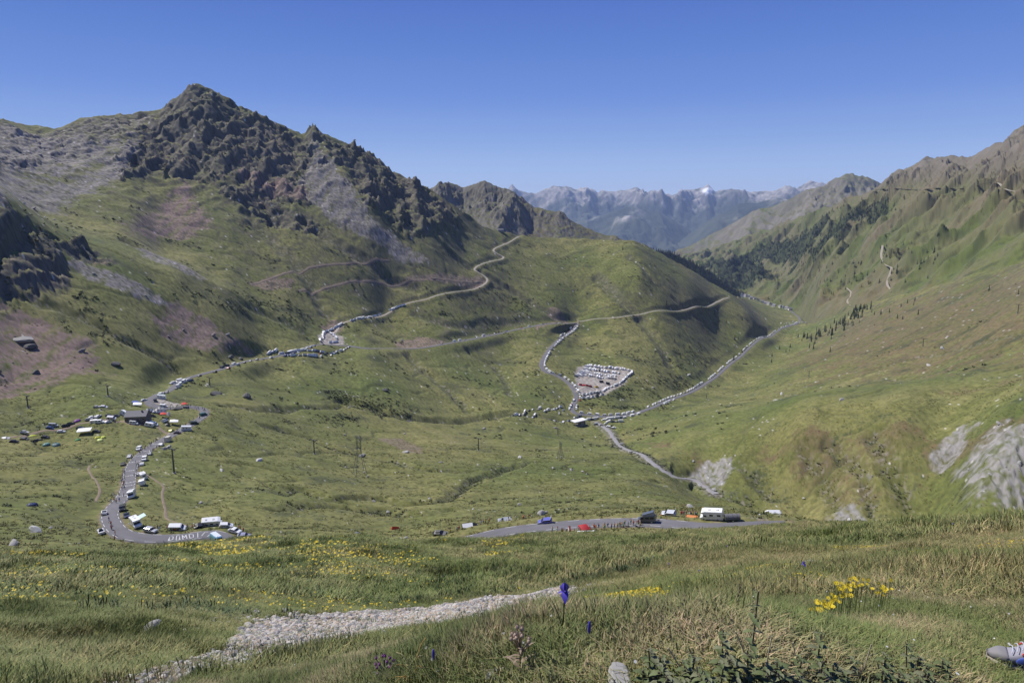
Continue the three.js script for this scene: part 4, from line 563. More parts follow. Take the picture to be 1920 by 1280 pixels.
dome(183, 822, [.6, .62, .05], 1.4, 1.1, 'bright yellow tent, left of three below the marquee'); dome(193, 821, [.55, .6, .06], 1.4, 1.1, 'bright yellow tent, right of three below the marquee'); dome(187, 828, [.6, .68, .2], 1.5, 1, 'pale lime tent, lowest of three below the marquee'); dome(145, 826, [.08, .3, .08], 1.3, 1, 'green tent left of the yellow tents');
{ // red pitched tent by the near road
  const t = thing('ridge_tent', 'bright red ridge tent pitched on the near meadow', 'tent'), g = geo([-1.5, 0, 1, 1.5, 0, 1, 1.5, 0, -1, -1.5, 0, -1, -1.2, 1.1, 0, 1.1, 1.6, 0], [0, 1, 5, 0, 5, 4, 2, 3, 4, 2, 4, 5, 1, 2, 5, 3, 0, 4]); part(t, 'flysheet', plain(g), mat([.62, .06, .025], .6, { side: THREE.DoubleSide, flatShading: true })); part(t, 'doorway', geo([1.52, .02, .5, 1.52, .02, -.5, 1.17, 1.35, 0], [0, 1, 2]), mat([.25, .02, .015], .8, { side: THREE.DoubleSide })); put(t, 741, 992, .5, 2);
}
function gazebo(u, v, c, w, label) { const t = thing('gazebo', label, 'gazebo'), h = 2.3; part(t, 'canopy', merge([geo([-w, h, -w, w, h, -w, w, h, w, -w, h, w, 0, h + 1, 0], [0, 4, 1, 1, 4, 2, 2, 4, 3, 3, 4, 0]), box(2 * w, .3, .04, 0, h - .15, w), box(2 * w, .3, .04, 0, h - .15, -w), box(.04, .3, 2 * w, w, h - .15, 0), box(.04, .3, 2 * w, -w, h - .15, 0)]), mat(c, .7, { side: THREE.DoubleSide })); for (const a of [-1, 1]) for (const b of [-1, 1]) part(t, 'leg', bar([a * (w - .1), 0, b * (w - .1)], [a * (w - .1), h, b * (w - .1)], .04), RIM); const p = at(u, v); return stand(t, p, .4, 3, .4); }
gazebo(158, 813, WH, 3.4, 'white marquee in the middle of the left field'); gazebo(256, 756, WH, 2.6, 'white gazebo beside the road bend left of the refuge'); gazebo(252, 752, [.04, .08, .3], 2.2, 'blue gazebo behind the white one at the bend'); gazebo(305, 781, [.55, .05, .03], 1.8, 'red gazebo beside the box truck inside the bend'); gazebo(325, 793, WH, 2.4, 'white gazebo on the slope inside the upper hairpin'); gazebo(345, 765, [.5, .04, .03], 1.8, 'red gazebo at the crowded hairpin gravel'); gazebo(1094, 990, [.38, .02, .025], 1.25, 'dark red canopy stall on the near road');
{ const t = thing('banner_tower', 'tall maroon banner frame standing on the near road', 'banner'); part(t, 'banner', box(.5, 3.4, 1.4, 0, 1.9, 0), mat([.14, .02, .02], .7)); part(t, 'white_panel', box(.06, 1.0, .9, .3, 2.9, 0), WHITE); part(t, 'base', box(1.3, .2, 1.6, 0, .1, 0), TRIM); for (const s of [-1, 1]) part(t, 'stay', bar([0, 2.6, s * .6], [1.1, .05, s * .8], .03), TRIM); put(t, 1068, 996, .3, 2); }
{ const t = thing('inflatable_tube', 'long white inflatable tube lying on the near road', 'inflatable'); part(t, 'tube', new THREE.CapsuleGeometry(.36, 3.6, 4, 10).rotateZ(PI / 2).translate(0, .36, 0), mat([.8, .8, .8], .5)); part(t, 'end_cap', new THREE.SphereGeometry(.42, 10, 8).translate(-2.1, .4, 0), mat([.7, .7, .7], .5)); put(t, 1098, 997, .1, 3); }
{ const t = thing('ground_sheet', 'orange sheet spread on the verge by the white motorhome', 'sheet'); const g = new THREE.PlaneGeometry(3.2, 1.8, 10, 6).rotateX(-PI / 2), a = g.attributes.position; for (let i = 0; i < a.count; i++) a.setY(i, .06 + .05 * noise(a.getX(i) * 2, a.getZ(i) * 2)); g.computeVertexNormals(); part(t, 'cloth', g, mat([.55, .2, .07], .9, { side: THREE.DoubleSide })); part(t, 'hem', merge([bar([-1.6, .07, .9], [1.6, .07, .9], .02), bar([-1.6, .07, -.9], [1.6, .07, -.9], .02)]), mat([.4, .14, .05], .9)); put(t, 1297, 976, 0, 3); }
{ const t = thing('covered_trailer', 'round-topped trailer under a grey tarpaulin right of the motorhome', 'trailer'); part(t, 'tarpaulin', (() => { const g = new THREE.CylinderGeometry(1, 1.05, 4, 18, 6, false).rotateZ(PI / 2), a = g.attributes.position; for (let i = 0; i < a.count; i++) a.setY(i, max(-.2, a.getY(i)) * (1 + .04 * noise(a.getX(i) * 3, a.getZ(i) * 3)) + .9); g.computeVertexNormals(); return g; })(), mat([.13, .13, .14], .85)); for (const x of [-1.2, 0, 1.2]) part(t, 'strap', new THREE.TorusGeometry(1.03, .03, 4, 18, PI).rotateY(PI / 2).translate(x, .92, 0), TRIM); part(t, 'drawbar', bar([2, .5, 0], [3.1, .5, 0], .05), RIM); wheels(t, [0], 2.1); put(t, 1373, 981, .05, 4); }
// ------------------------------------------------------------------ buildings
const ROOF = mat([.16, .16, .17], .8), STONE = mat([.13, .12, .11], .95), PALEW = mat([.6, .57, .5], .9);
function house(u, v, w, d, h, rh, turn, label, wm, rm, wins = 3, name = 'house', p) {
  const t = thing(name, label, 'building'); part(t, 'wall', merge([box(w, h + 2, d, 0, h / 2 - 1, 0), geo([-w / 2, h, d / 2, -w / 2, h, -d / 2, -w / 2, h + rh, 0, w / 2, h, d / 2, w / 2, h, -d / 2, w / 2, h + rh, 0], [0, 2, 1, 3, 4, 5])]), wm);
  const sl = hypot(d / 2 + .4, rh * (d / 2 + .4) / (d / 2)), a = atan2(rh, d / 2); const roof = part(t, 'roof', merge([-1, 1].map(s => box(w + .7, .16, sl).rotateX(s * a).translate(0, h + rh - sin(a) * sl / 2 + .1, s * cos(a) * sl / 2))), rm);
  part(roof, 'chimney', box(.7, 1.2, .7, w * .25, h + rh, d * .12), wm);
  for (let i = 0; i < wins; i++) { const x = (i - (wins - 1) / 2) * w / wins; const wn = part(t, 'window', box(.9, 1, .08, x, h * .55, d / 2 + .02), GLASS); part(wn, 'sill', box(1.1, .1, .16, x, h * .55 - .56, d / 2 + .06), PALEW); }
  part(t, 'door', box(1, 2, .1, w * .42, 1, d / 2 + .02), mat([.1, .07, .05])); p = p || at(u, v); t.position.set(p.x, Y(p.x, p.z), p.z); t.rotation.y = turn; return t;
}
house(259, 790, 12, 9, 4.2, 2.4, .15, 'stone refuge with a grey pitched roof among the vehicles', STONE, ROOF, 4, 'stone_refuge'); house(938, 433, 12, 8, 3, 2, .3, 'small grey hut on the skyline end of the track', mat([.3, .29, .28], .9), ROOF, 2, 'hut');
{ // lift station: a white roof on posts over the bull wheel
  const t = thing('lift_station', 'chairlift station with a wide white roof by the valley bend', 'building'), p = at(1085, 797); const r = part(t, 'roof', box(17, .5, 9).rotateZ(.05).translate(0, 6.2, 0), mat([.8, .8, .8], .5)); part(r, 'fascia', merge([box(17.2, .7, .15, 0, 5.9, 4.6), box(17.2, .7, .15, 0, 5.9, -4.6)]), WHITE);
  for (const x of [-6.5, 0, 6.5]) for (const z of [-3.5, 3.5]) part(t, 'post', box(.4, 7, .4, x, 2.6, z), TRIM); part(t, 'machine_room', box(7, 4, 6, 4, 2, 0), mat([.25, .25, .26], .8)); part(t, 'platform', box(16, 1.2, 8, -1, .3, 0), mat([.2, .2, .2], .9)); part(t, 'bull_wheel', new THREE.TorusGeometry(2, .16, 6, 20).rotateX(PI / 2).translate(-5, 4.6, 0), TRIM); part(t, 'stair', merge([0, 1, 2, 3].map(i => box(.6, .2, 2, -9.2 - i * .55, .5 - i * .3, 0))), TRIM); t.position.set(p.x, Y(p.x, p.z) + .2, p.z); t.rotation.y = .55;
}
{ // village far down the valley
  const r = rng(31); const L = [[1398, 553], [1404, 556], [1410, 553], [1416, 557], [1392, 551], [1422, 560], [1408, 560], [1430, 569], [1436, 571], [1442, 570], [1448, 572], [1452, 575], [1464, 571], [1470, 574], [1476, 577], [1482, 581]]; const S = ['white gabled house in the far village by the valley mouth', 'white gabled house along the last bend of the valley road'];
  L.forEach(([u, v], i) => { const s = sight(u, v), D = min(skylineAt(s.az, 2) - 20, 2950 - i * 25), p = new THREE.Vector3(sin(s.az) * D, 0, -cos(s.az) * D), t = single('village_house', merge([tint(box(13, 8, 9, 0, 3, 0), [.6, .58, .53]), tint(extrude([[-5.2, 0], [5.2, 0], [0, 3.6]], 13.8).rotateY(PI / 2).translate(0, 7, 0), [.2, .19, .2]), ...[-4, 0, 4].map(x => tint(box(1.2, 1.4, 9.1, x, 3.4, 0), [.03, .03, .035]))]), matVeh, S[i < 7 ? 0 : 1], 'house', i < 7 ? 'houses of the far village' : 'houses along the last bend'); t.position.set(p.x, Y(p.x, p.z), p.z); t.rotation.y = r() * 3; });
}
// ------------------------------------------------------------------ lift pylons and lattice towers
const STEEL = mat([.10, .105, .115], .55, { metalness: .3 }), CONC = mat([.4, .39, .37], .9);
function liftPylon(u, v, h, label, p) { const t = thing('lift_pylon', label, 'pylon', 'chairlift pylons'); part(t, 'mast', cyl(.3, .42, h, 10).translate(0, h / 2, 0), STEEL); const c = part(t, 'crossarm', box(.4, .35, 5.4, 0, h - .3, 0), STEEL); for (const s of [-1, 1]) { part(t, 'sheave_train', merge([box(2.4, .18, .2, 0, h + .1, s * 2.6), ...[-1, -.4, .4, 1].map(x => cyl(.2, .2, .12, 8).rotateX(PI / 2).translate(x, h + .25, s * 2.6))]), TRIM); } part(t, 'ladder', merge([bar([.42, .3, .18], [.36, h, .18], .03), bar([.42, .3, -.18], [.36, h, -.18], .03)]), STEEL); part(t, 'footing', box(1.3, 1.4, 1.3, 0, -.2, 0), CONC); p = p || at(u, v); t.position.set(p.x, Y(p.x, p.z), p.z); t.rotation.y = .95; return t; }
liftPylon(326, 887, 12.5, 'tallest lift pylon standing by the lettered road'); liftPylon(589, 851, 10, 'lift pylon left of the lattice tower'); liftPylon(897, 845, 11, 'lift pylon in the middle of the meadow right of the tower'); liftPylon(1046, 817, 8, 'lift pylon nearest the lift station'); liftPylon(52, 766, 8.5, 'lift pylon at far left above the field'); liftPylon(202, 743, 8, 'lift pylon above the refuge field by the scree'); liftPylon(393, 724, 8, 'small lift pylon beside the dark boulders'); liftPylon(1325, 747, 7, 'pale lift pylon low on the right slope'); liftPylon(1517, 707, 9, 'pale lift pylon midway up the right slope'); liftPylon(1731, 650, 10, 'pale lift pylon high on the right slope'); liftPylon(1909, 588, 10, 'pale lift pylon at the right edge of the slope');
function lattice(u, v, h, w, label) { const t = thing('lattice_tower', label, 'power tower', 'lattice power towers'), k = y => w * (y < h * .62 ? lerp(1, .3, y / (h * .62)) : .3), P = (i, y) => [[1, 1], [1, -1], [-1, -1], [-1, 1]][i].map(c => c * k(y)), N = 7; for (let i = 0; i < 4; i++) part(t, 'leg', merge([0, .62, 1].slice(0, 2).map((a, j) => { const y0 = h * a, y1 = h * [.62, 1][j], p = P(i, y0), q = P(i, y1 - .01); return bar([p[0], y0 - (j ? 0 : .5), p[1]], [q[0], y1, q[1]], .11, 4); })), STEEL); for (let s = 0; s < N; s++) { const y0 = h * .9 * s / N, y1 = h * .9 * (s + 1) / N, l = []; for (let i = 0; i < 4; i++) { const a = P(i, y0), b = P((i + 1) % 4, y1), c = P((i + 1) % 4, y0), d = P(i, y1); l.push(bar([a[0], y0, a[1]], [b[0], y1, b[1]], .05, 4), bar([c[0], y0, c[1]], [d[0], y1, d[1]], .05, 4)); } part(t, 'brace', merge(l), STEEL); } for (const [y, L] of [[.97, 3.2], [.86, 2.2]]) part(t, 'crossarm', merge([bar([0, h * y, -L], [0, h * y, L], .12, 4), bar([0, h * y + .8, 0], [0, h * y, L], .06, 4), bar([0, h * y + .8, 0], [0, h * y, -L], .06, 4)]), STEEL); for (let i = 0; i < 4; i++) { const q = P(i, 0); part(t, 'footing', box(.9, 1, .9, q[0], -.1, q[1]), CONC); } const p = at(u, v); t.position.set(p.x, Y(p.x, p.z) + .2, p.z); t.rotation.y = .5; return t; }
lattice(675, 893, 25, 3.6, 'tall lattice power tower on the central meadow'); lattice(1051, 859, 14, 2.2, 'smaller lattice tower below the lift station');
// ------------------------------------------------------------------ painted markings on the road
{
  const paintM = mat([.55, .55, .54], .85), P = mainRoad.P, near = (u, v) => { const p = at(u, v); let k = 0, d = 1e9; P.forEach((q, i) => { const e = hypot(q.x - p.x, q.z - p.z); if (e < d) { d = e; k = i; } }); return k; };
  const onRoad = (i, s, w) => { const k = clamp(floor(i), 0, P.length - 2), f = i - k, a = P[k], b = P[k + 1], [sx, sz] = side(P, k), x = lerp(a.x, b.x, f) + sx * w, z = lerp(a.z, b.z, f) + sz * w; return [x, EYE + lerp(a.y, b.y, f) + lift({ x, z }) + .03 + s, z]; };
  const strip = (i0, i1, w0, w1) => { const pos = [], idx = [], n = 3; for (let k = 0; k <= n; k++) { const i = lerp(i0, i1, k / n); pos.push(...onRoad(i, 0, w0), ...onRoad(i, 0, w1)); if (k) { const a = k * 2; idx.push(a - 2, a - 1, a, a, a - 1, a + 1); } } return geo(pos, idx); };
  const g = []; const e0 = near(1300, 977), e1 = near(300, 825), e2 = near(383, 777); for (let i = e0; i < e2; i += 2) g.push(strip(i, i + 1, 2.28, 2.44), strip(i, i + 1, -2.44, -2.28));
  part(mainRoad.mesh, 'edge_line', merge(g), paintM);
  // letters painted across the road by the spectators, as strokes in (along, across)
  const F = { D: [[0, 0, 0, 1], [0, 1, .7, .8], [.7, .8, .7, .2], [.7, .2, 0, 0]], O: [[.1, 0, .1, 1], [.7, 0, .7, 1], [.1, 0, .7, 0], [.1, 1, .7, 1]], M: [[0, 0, 0, 1], [0, 1, .35, .4], [.35, .4, .7, 1], [.7, 1, .7, 0]], I: [[.3, 0, .3, 1]], C: [[0, 0, 0, 1], [0, 0, .6, 0], [0, 1, .6, 1]], A: [[0, 0, .35, 1], [.35, 1, .7, 0], [.15, .4, .55, .4]] };
  const seg = (l, h, i0, w0, sc) => l.map(([a, b, c, d]) => { const A = [i0 + a * sc / 3, w0 + b * h], B = [i0 + c * sc / 3, w0 + d * h], dx = (B[0] - A[0]) * 3, dy = B[1] - A[1], L = hypot(dx, dy) || 1, nx = -dy / L * .11 / 3, ny = dx / L * .11, pos = [...onRoad(A[0] + nx, 0, A[1] + ny), ...onRoad(A[0] - nx, 0, A[1] - ny), ...onRoad(B[0] + nx, 0, B[1] + ny), ...onRoad(B[0] - nx, 0, B[1] - ny)]; return geo(pos, [0, 1, 2, 2, 1, 3]); });
  const start = near(307, 1005); [...'DOMDICA'].forEach((ch, k) => part(mainRoad.mesh, 'painted_letter', merge(seg(F[ch], 3.2, start - k * .62, -1.6, -1.5)), paintM));
  const r = rng(8); for (const [u, v] of [[238, 912], [240, 905], [243, 892], [246, 884], [252, 868], [262, 855], [230, 932], [275, 845], [292, 834]]) { const i = near(u, v), l = []; for (let k = 0; k < 7; k++) { const b = -2.4 + k * .7; const q = r(); l.push([0, b, q < .5 ? 1 : .4, b], [q < .4 ? 1 : .1, b, q > .6 ? .9 : .2, b + .5]); } part(mainRoad.mesh, 'painted_scrawl', merge(seg(l, 1, i, 0, 1.5)), paintM); }
}
// ------------------------------------------------------------------ people, one body each
const POSES = { // joints in metres: [from, to, r0, r1]
  standing: [[[0, .95, 0], [0, 1.38, 0], .145, .165], [[0, 1.42, 0], [0, 1.52, .01], .06, .055], [[0, 1.62, .02], [0, 1.68, .02], .095, .09], [[.18, 1.38, 0], [.25, 1.1, .02], .055, .045], [[.25, 1.1, .02], [.24, .84, .08], .043, .036], [[-.18, 1.38, 0], [-.25, 1.1, .02], .055, .045], [[-.25, 1.1, .02], [-.24, .84, .08], .043, .036], [[.1, .93, 0], [.12, .5, .02], .09, .065], [[.12, .5, .02], [.12, .08, 0], .06, .045], [[.12, .05, -.02], [.13, .05, .14], .045, .04], [[-.1, .93, 0], [-.12, .5, .02], .09, .065], [[-.12, .5, .02], [-.12, .08, 0], .06, .045], [[-.12, .05, -.02], [-.13, .05, .14], .045, .04], [[-.17, 1.37, 0], [.17, 1.37, 0], .07, .07]],
};
POSES.walking = POSES.standing.map(b => b.map(j => Array.isArray(j) ? [...j] : j)); for (const [i, dz] of [[7, .12], [8, .3], [9, .3], [10, -.12], [11, -.3], [12, -.3]]) { const w = POSES.walking[i]; if (i === 7 || i === 10) w[1][2] += dz; else { w[0][2] += i === 8 || i === 11 ? dz * .4 : dz; w[1][2] += dz; } } POSES.walking[4][1] = [.22, .95, .28]; POSES.walking[6][1] = [-.24, .86, -.14];
POSES.sitting = [[[0, .5, 0], [0, .92, -.06], .15, .165], [[0, .98, -.06], [0, 1.06, -.04], .06, .055], [[0, 1.16, -.02], [0, 1.22, -.02], .095, .09], [[.18, .92, -.06], [.26, .68, 0], .055, .045], [[.26, .68, 0], [.14, .58, .24], .043, .036], [[-.18, .92, -.06], [-.26, .68, 0], .055, .045], [[-.26, .68, 0], [-.14, .58, .24], .043, .036], [[.1, .47, 0], [.13, .5, .42], .09, .065], [[.13, .5, .42], [.13, .08, .46], .06, .045], [[.13, .05, .44], [.13, .05, .6], .045, .04], [[-.1, .47, 0], [-.13, .5, .42], .09, .065], [[-.13, .5, .42], [-.13, .08, .46], .06, .045], [[-.13, .05, .44], [-.13, .05, .6], .045, .04], [[-.17, .91, -.06], [.17, .91, -.06], .07, .07]];
POSES.armsUp = POSES.standing.map(b => b.map(j => Array.isArray(j) ? [...j] : j)); POSES.armsUp[3][1] = [.34, 1.6, .05]; POSES.armsUp[4] = [[.34, 1.6, .05], [.3, 1.86, .1], .043, .036];
function blend(bones, res, S, cy, k = .05) { // smooth union of tapered bones, meshed
  const mc = new MarchingCubes(res, new THREE.MeshBasicMaterial(), false, false, 40000), f = mc.field, h = mc.halfsize;
  for (let z = 0; z < res; z++) for (let y = 0; y < res; y++) for (let x = 0; x < res; x++) { const p = [(x - h) / h * S, (y - h) / h * S + cy, (z - h) / h * S]; let d = 1e9; for (const [a, b, r0, r1] of bones) { const ab = [b[0] - a[0], b[1] - a[1], b[2] - a[2]], l2 = ab[0] ** 2 + ab[1] ** 2 + ab[2] ** 2, t = clamp(((p[0] - a[0]) * ab[0] + (p[1] - a[1]) * ab[1] + (p[2] - a[2]) * ab[2]) / (l2 || 1)); const e = hypot(p[0] - a[0] - ab[0] * t, p[1] - a[1] - ab[1] * t, p[2] - a[2] - ab[2] * t) - lerp(r0, r1, t), hh = clamp(.5 + .5 * (d - e) / k); d = d > 1e8 ? e : lerp(d, e, hh) - k * hh * (1 - hh); } f[x + y * res + z * res * res] = -d; }
  mc.isolation = 0; mc.update(); const n = mc.count, pos = new Float32Array(mc.positionArray.slice(0, n * 3)), nor = new Float32Array(mc.normalArray.slice(0, n * 3)); for (let i = 0; i < n; i++) { pos[i * 3] *= S; pos[i * 3 + 1] = pos[i * 3 + 1] * S + cy; pos[i * 3 + 2] *= S; }
  let g = new THREE.BufferGeometry(); g.setAttribute('position', new THREE.BufferAttribute(pos, 3)); g = mergeVertices(g, .004); g.computeVertexNormals(); return g;
}
const OUTFIT = [[[.7, .7, .7], [.05, .06, .1]], [[.6, .08, .05], [.1, .1, .11]], [[.08, .15, .4], [.25, .22, .17]], [[.65, .55, .08], [.06, .06, .07]], [[.05, .05, .06], [.3, .3, .32]], [[.1, .35, .18], [.12, .12, .14]], [[.65, .25, .05], [.08, .08, .1]], [[.45, .62, .75], [.7, .68, .62]]], SKIN = [.42, .25, .17], HAIR = [.06, .04, .025];
const PEOPLE = []; for (const pose in POSES) { const g0 = blend(POSES[pose], 30, 1.0, .95), hip = pose === 'sitting' ? .5 : .93, neck = hip + .49; OUTFIT.forEach(([top, low], k) => { const g = g0.clone(), a = g.attributes.position, c = new Float32Array(a.count * 3); for (let i = 0; i < a.count; i++) { const y = a.getY(i), x = abs(a.getX(i)), z = a.getZ(i); let q = y > neck + .18 + (z > .04 ? .1 : 0) ? HAIR : y > neck - .02 ? (pose === 'armsUp' && x > .2 ? SKIN : SKIN) : y > hip - .02 && pose !== 'sitting' || pose === 'sitting' && z < .22 && y > .52 ? (x > .2 && y < neck - .3 ? SKIN : top) : y < .1 ? [.1, .1, .1] : (k % 2 && y < (pose === 'sitting' ? .42 : .5)) ? SKIN : low; c.set(q, i * 3); } g.setAttribute('color', new THREE.BufferAttribute(c, 3)); PEOPLE.push({ pose, g }); }); }
const matPerson = new THREE.MeshStandardMaterial({ vertexColors: true, roughness: .85 });
let headcount = 0; const POSE_OF = k => PEOPLE[k].pose;
function person(p, turn, k, label, group) { const o = single('person', PEOPLE[k].g, matPerson, label, 'person', group); o.position.set(p.x, surfaceY(p.x, p.z) - .01, p.z); o.rotation.y = turn; o.scale.setScalar(.94 + .1 * ((k * 7) % 5) / 5); headcount++; return o; }
const rp = rng(91), pick = poses => { for (;;) { const k = floor(rp() * PEOPLE.length); if (poses.includes(POSE_OF(k))) return k; } };
function crowd(u0, v0, u1, v1, n, spread, label, group, poses = ['standing', 'standing', 'walking', 'armsUp']) { const a = at(u0, v0), b = at(u1, v1); for (let i = 0; i < n; i++) { const t = (i + rp()) / n, p = { x: lerp(a.x, b.x, t) + (rp() - .5) * spread, z: lerp(a.z, b.z, t) + (rp() - .5) * spread }; person(p, rp() * 6.3, pick(poses), label, group); } }
crowd(1108, 984, 1205, 978, 26, 1.6, 'spectator on the verge between the red stall and the pop-up camper', 'spectators right of the red stall'); crowd(835, 1007, 868, 1003, 4, 1.5, 'spectator between the black estate car and the black van', 'spectators by the black van'); crowd(898, 998, 915, 995, 7, 2, 'spectator right of the black van with the white roof', 'spectators right of the black van'); crowd(958, 990, 998, 989, 9, 2.5, 'spectator sitting right of the silver estate car', 'picnickers by the silver car', ['sitting', 'standing']); crowd(1038, 989, 1060, 990, 8, 1.5, 'spectator left of the maroon banner frame', 'spectators left of the banner'); crowd(1082, 989, 1104, 986, 14, 2.5, 'spectator crowding round the dark red stall', 'spectators at the red stall'); crowd(1222, 976, 1240, 975, 4, 1.5, 'spectator between the pop-up camper and the silver car', 'spectators by the pop-up camper'); crowd(1276, 973, 1314, 973, 14, 2, 'spectator left of the big white motorhome', 'spectators by the white motorhome');
crowd(213, 992, 206, 972, 7, 2, 'spectator on the outer edge of the left hairpin', 'spectators outside the left hairpin'); crowd(245, 1010, 300, 1011, 4, 2, 'spectator walking on the roadway below the hairpin', 'walkers on the left road'); crowd(312, 1013, 345, 1014, 6, 1.5, 'spectator at the lower edge of the lettered road', 'spectators at the lettered road'); crowd(290, 997, 325, 999, 6, 2, 'spectator between the silver car and the printed van', 'spectators by the printed van'); crowd(346, 1000, 372, 1002, 8, 2.5, 'spectator right of the van with orange print', 'spectators right of the printed van'); crowd(430, 1003, 462, 1008, 8, 3, 'spectator among the last cars of the left road', 'spectators by the last cars');
crowd(230, 920, 232, 880, 16, 2, 'spectator lining the left edge of the lettered climb', 'spectators left of the climb'); crowd(254, 900, 258, 870, 12, 2, 'spectator lining the right edge of the lettered climb', 'spectators right of the climb'); crowd(214, 945, 226, 925, 12, 6, 'spectator on the rough bank above the hairpin', 'spectators on the rough bank', ['sitting', 'standing']); crowd(238, 866, 300, 818, 26, 2.5, 'spectator along the upper left edge of the road', 'spectators upper left edge'); crowd(266, 862, 320, 826, 16, 2.5, 'spectator along the upper right edge of the road', 'spectators upper right edge'); crowd(320, 812, 376, 778, 24, 5, 'spectator on the slope inside the upper hairpin', 'spectators inside the upper hairpin'); crowd(345, 764, 388, 774, 16, 4, 'spectator round the top of the upper hairpin', 'spectators at the hairpin top'); crowd(282, 764, 345, 764, 14, 6, 'spectator on the gravel by the refuge bend', 'spectators at the refuge bend'); crowd(205, 790, 230, 790, 6, 5, 'spectator on the track before the refuge', 'spectators before the refuge');
console.log('people', headcount);
// ------------------------------------------------------------------ conifers
function conifer(seed, tiers = 9, per = 11) { // whorls of drooping boughs, each a few leaf-sized faces
  const r = rng(seed), pos = [], col = []; for (let k = 0; k < tiers; k++) { const f = k / (tiers - 1), y = lerp(.12, .97, f), R = lerp(.2, .015, Math.pow(f, .85)) * (.85 + .3 * r()); for (let i = 0; i < per; i++) { const a = (i + r() * .7) / per * 2 * PI, L = R * (.7 + .5 * r()), dy = -.05 - .05 * r(), w = .05 + .035 * (1 - f), c = cos(a), s = sin(a), v = .75 + .5 * r(); const A = [c * .01, y + .03, s * .01], B = [c * L * .6 - s * w, y + dy * .35, s * L * .6 + c * w], D = [c * L * .6 + s * w, y + dy * .35, s * L * .6 - c * w], E = [c * L, y + dy, s * L]; pos.push(...A, ...B, ...E, ...A, ...E, ...D); for (let q = 0; q < 6; q++) col.push(.026 * v, .042 * v, .018 * v); } }
  const g = new THREE.BufferGeometry(); g.setAttribute('position', new THREE.Float32BufferAttribute(pos, 3)); g.setAttribute('color', new THREE.Float32BufferAttribute(col, 3)); g.computeVertexNormals(); return g;
}
const CON = [conifer(1), conifer(2), conifer(3)], matLeaf = new THREE.MeshStandardMaterial({ vertexColors: true, roughness: .9, side: THREE.DoubleSide }), BARK = mat([.07, .05, .035], .95), trunkG = cyl(.006, .02, 1, 6).translate(0, .45, 0);
const rt = rng(44);
function pine(x, y, z, h, label, group) { const t = thing('conifer_tree', label, 'tree', group); part(t, 'trunk', trunkG, BARK); part(t, 'crown', CON[floor(rt() * 3)], matLeaf); t.position.set(x, y - .3, z); t.rotation.y = rt() * 6; const w = h * (.85 + .4 * rt()); t.scale.set(w, h, w); return t; }
// the clump on the brown slope at right
for (let i = 0; i < 95; i++) { const t = rt(), u = lerp(1512, 1628, Math.pow(t, .8)) + (rt() - .5) * 22, v = lerp(640, 576, Math.pow(t, .8)) + (rt() - .3) * lerp(26, 12, t), s = sight(u, v), p = at(u, v); if (p.length() > skylineAt(s.az, 2) * .998) continue; pine(p.x, Y(p.x, p.z), p.z, 7 + rt() * 7, 'dark conifer in the dense clump on the brown right slope', 'conifers of the dense clump'); }
for (const [u, v] of [[1497, 632], [1504, 640], [1516, 634], [1462, 655], [1474, 660], [1481, 658], [1447, 679], [1448, 668], [1482, 651], [1668, 586], [1690, 575], [1702, 568], [1714, 572], [1716, 564], [1652, 590], [1612, 605], [1600, 610], [1722, 590], [1855, 545], [1910, 552], [1683, 597], [1693, 598], [1557, 660], [1640, 590]]) { const p = at(u, v); pine(p.x, Y(p.x, p.z), p.z, 6 + rt() * 4, 'lone conifer scattered over the brown right slope', 'lone conifers on the right slope'); }
for (const [u, v] of [[1378, 638], [1385, 636], [1376, 674], [1362, 605], [1384, 592], [1392, 600], [1405, 615], [1340, 590], [1425, 614], [1250, 572], [1265, 640], [1168, 467]]) { const p = at(u, v); pine(p.x, Y(p.x, p.z), p.z, 6 + rt() * 5, 'lone conifer on the green shoulder above the valley road', 'lone conifers on the green shoulder'); }
const rightAt = (u, v) => meet(rightMountain, u, v);
for (let i = 0; i < 110; i++) { const k = rt(), u = 1440 + rt() * 320, v = 590 - (u - 1440) * .22 - rt() * 70 + (k < .5 ? -10 : 0), p = rightAt(u, v); if (p) pine(p[0], p[1], p[2], 6 + rt() * 6, 'tiny conifer dotted over the far green right slope', 'conifers dotted over the far slope'); }
function wood(name, label, spots, h0, h1) { const m = new THREE.InstancedMesh(cached('woodtree', () => merge([CON[0].clone()])), matLeaf, spots.length), M = new THREE.Matrix4(), q = new THREE.Quaternion(), up = new THREE.Vector3(0, 1, 0); spots.forEach((p, i) => { const h = lerp(h0, h1, rt()); M.compose(new THREE.Vector3(p[0], p[1] - .5, p[2]), q.setFromAxisAngle(up, rt() * 6), new THREE.Vector3(h * 1.5, h, h * 1.5)); m.setMatrixAt(i, M); }); m.name = name; m.castShadow = m.receiveShadow = true; tag(m, label, 'wood', null, 'stuff'); scene.add(m); }
{ const S = []; for (let i = 0; i < 2600; i++) { const az = lerp(sight(1165, 470).az, sight(1408, 560).az, rt()), q = .35 + .72 * rt(); S.push(woodedAt(az, q)); } wood('pine_wood', 'dark pine wood on the ridge behind the green shoulder', S, 11, 20);
  const R = []; for (let i = 0; i < 60000 && R.length < 6000; i++) { const az = lerp(sight(1285, 480).az, sight(1700, 380).az, rt()), q = .1 + .9 * rt(), p = rightMountain(az, q); let d = 9; for (const w of RWOODS) d = min(d, hypot((p[0] - w[0]) / w[2], (p[2] - w[1]) / w[3])); d += .5 * fbm(p[0] / 90, p[2] / 90, 3); if (d < 1 || (d < 1.6 && rt() < .05)) R.push(p); } wood('mountain_wood', 'dark woods on the far right mountainside', R, 7, 12); }
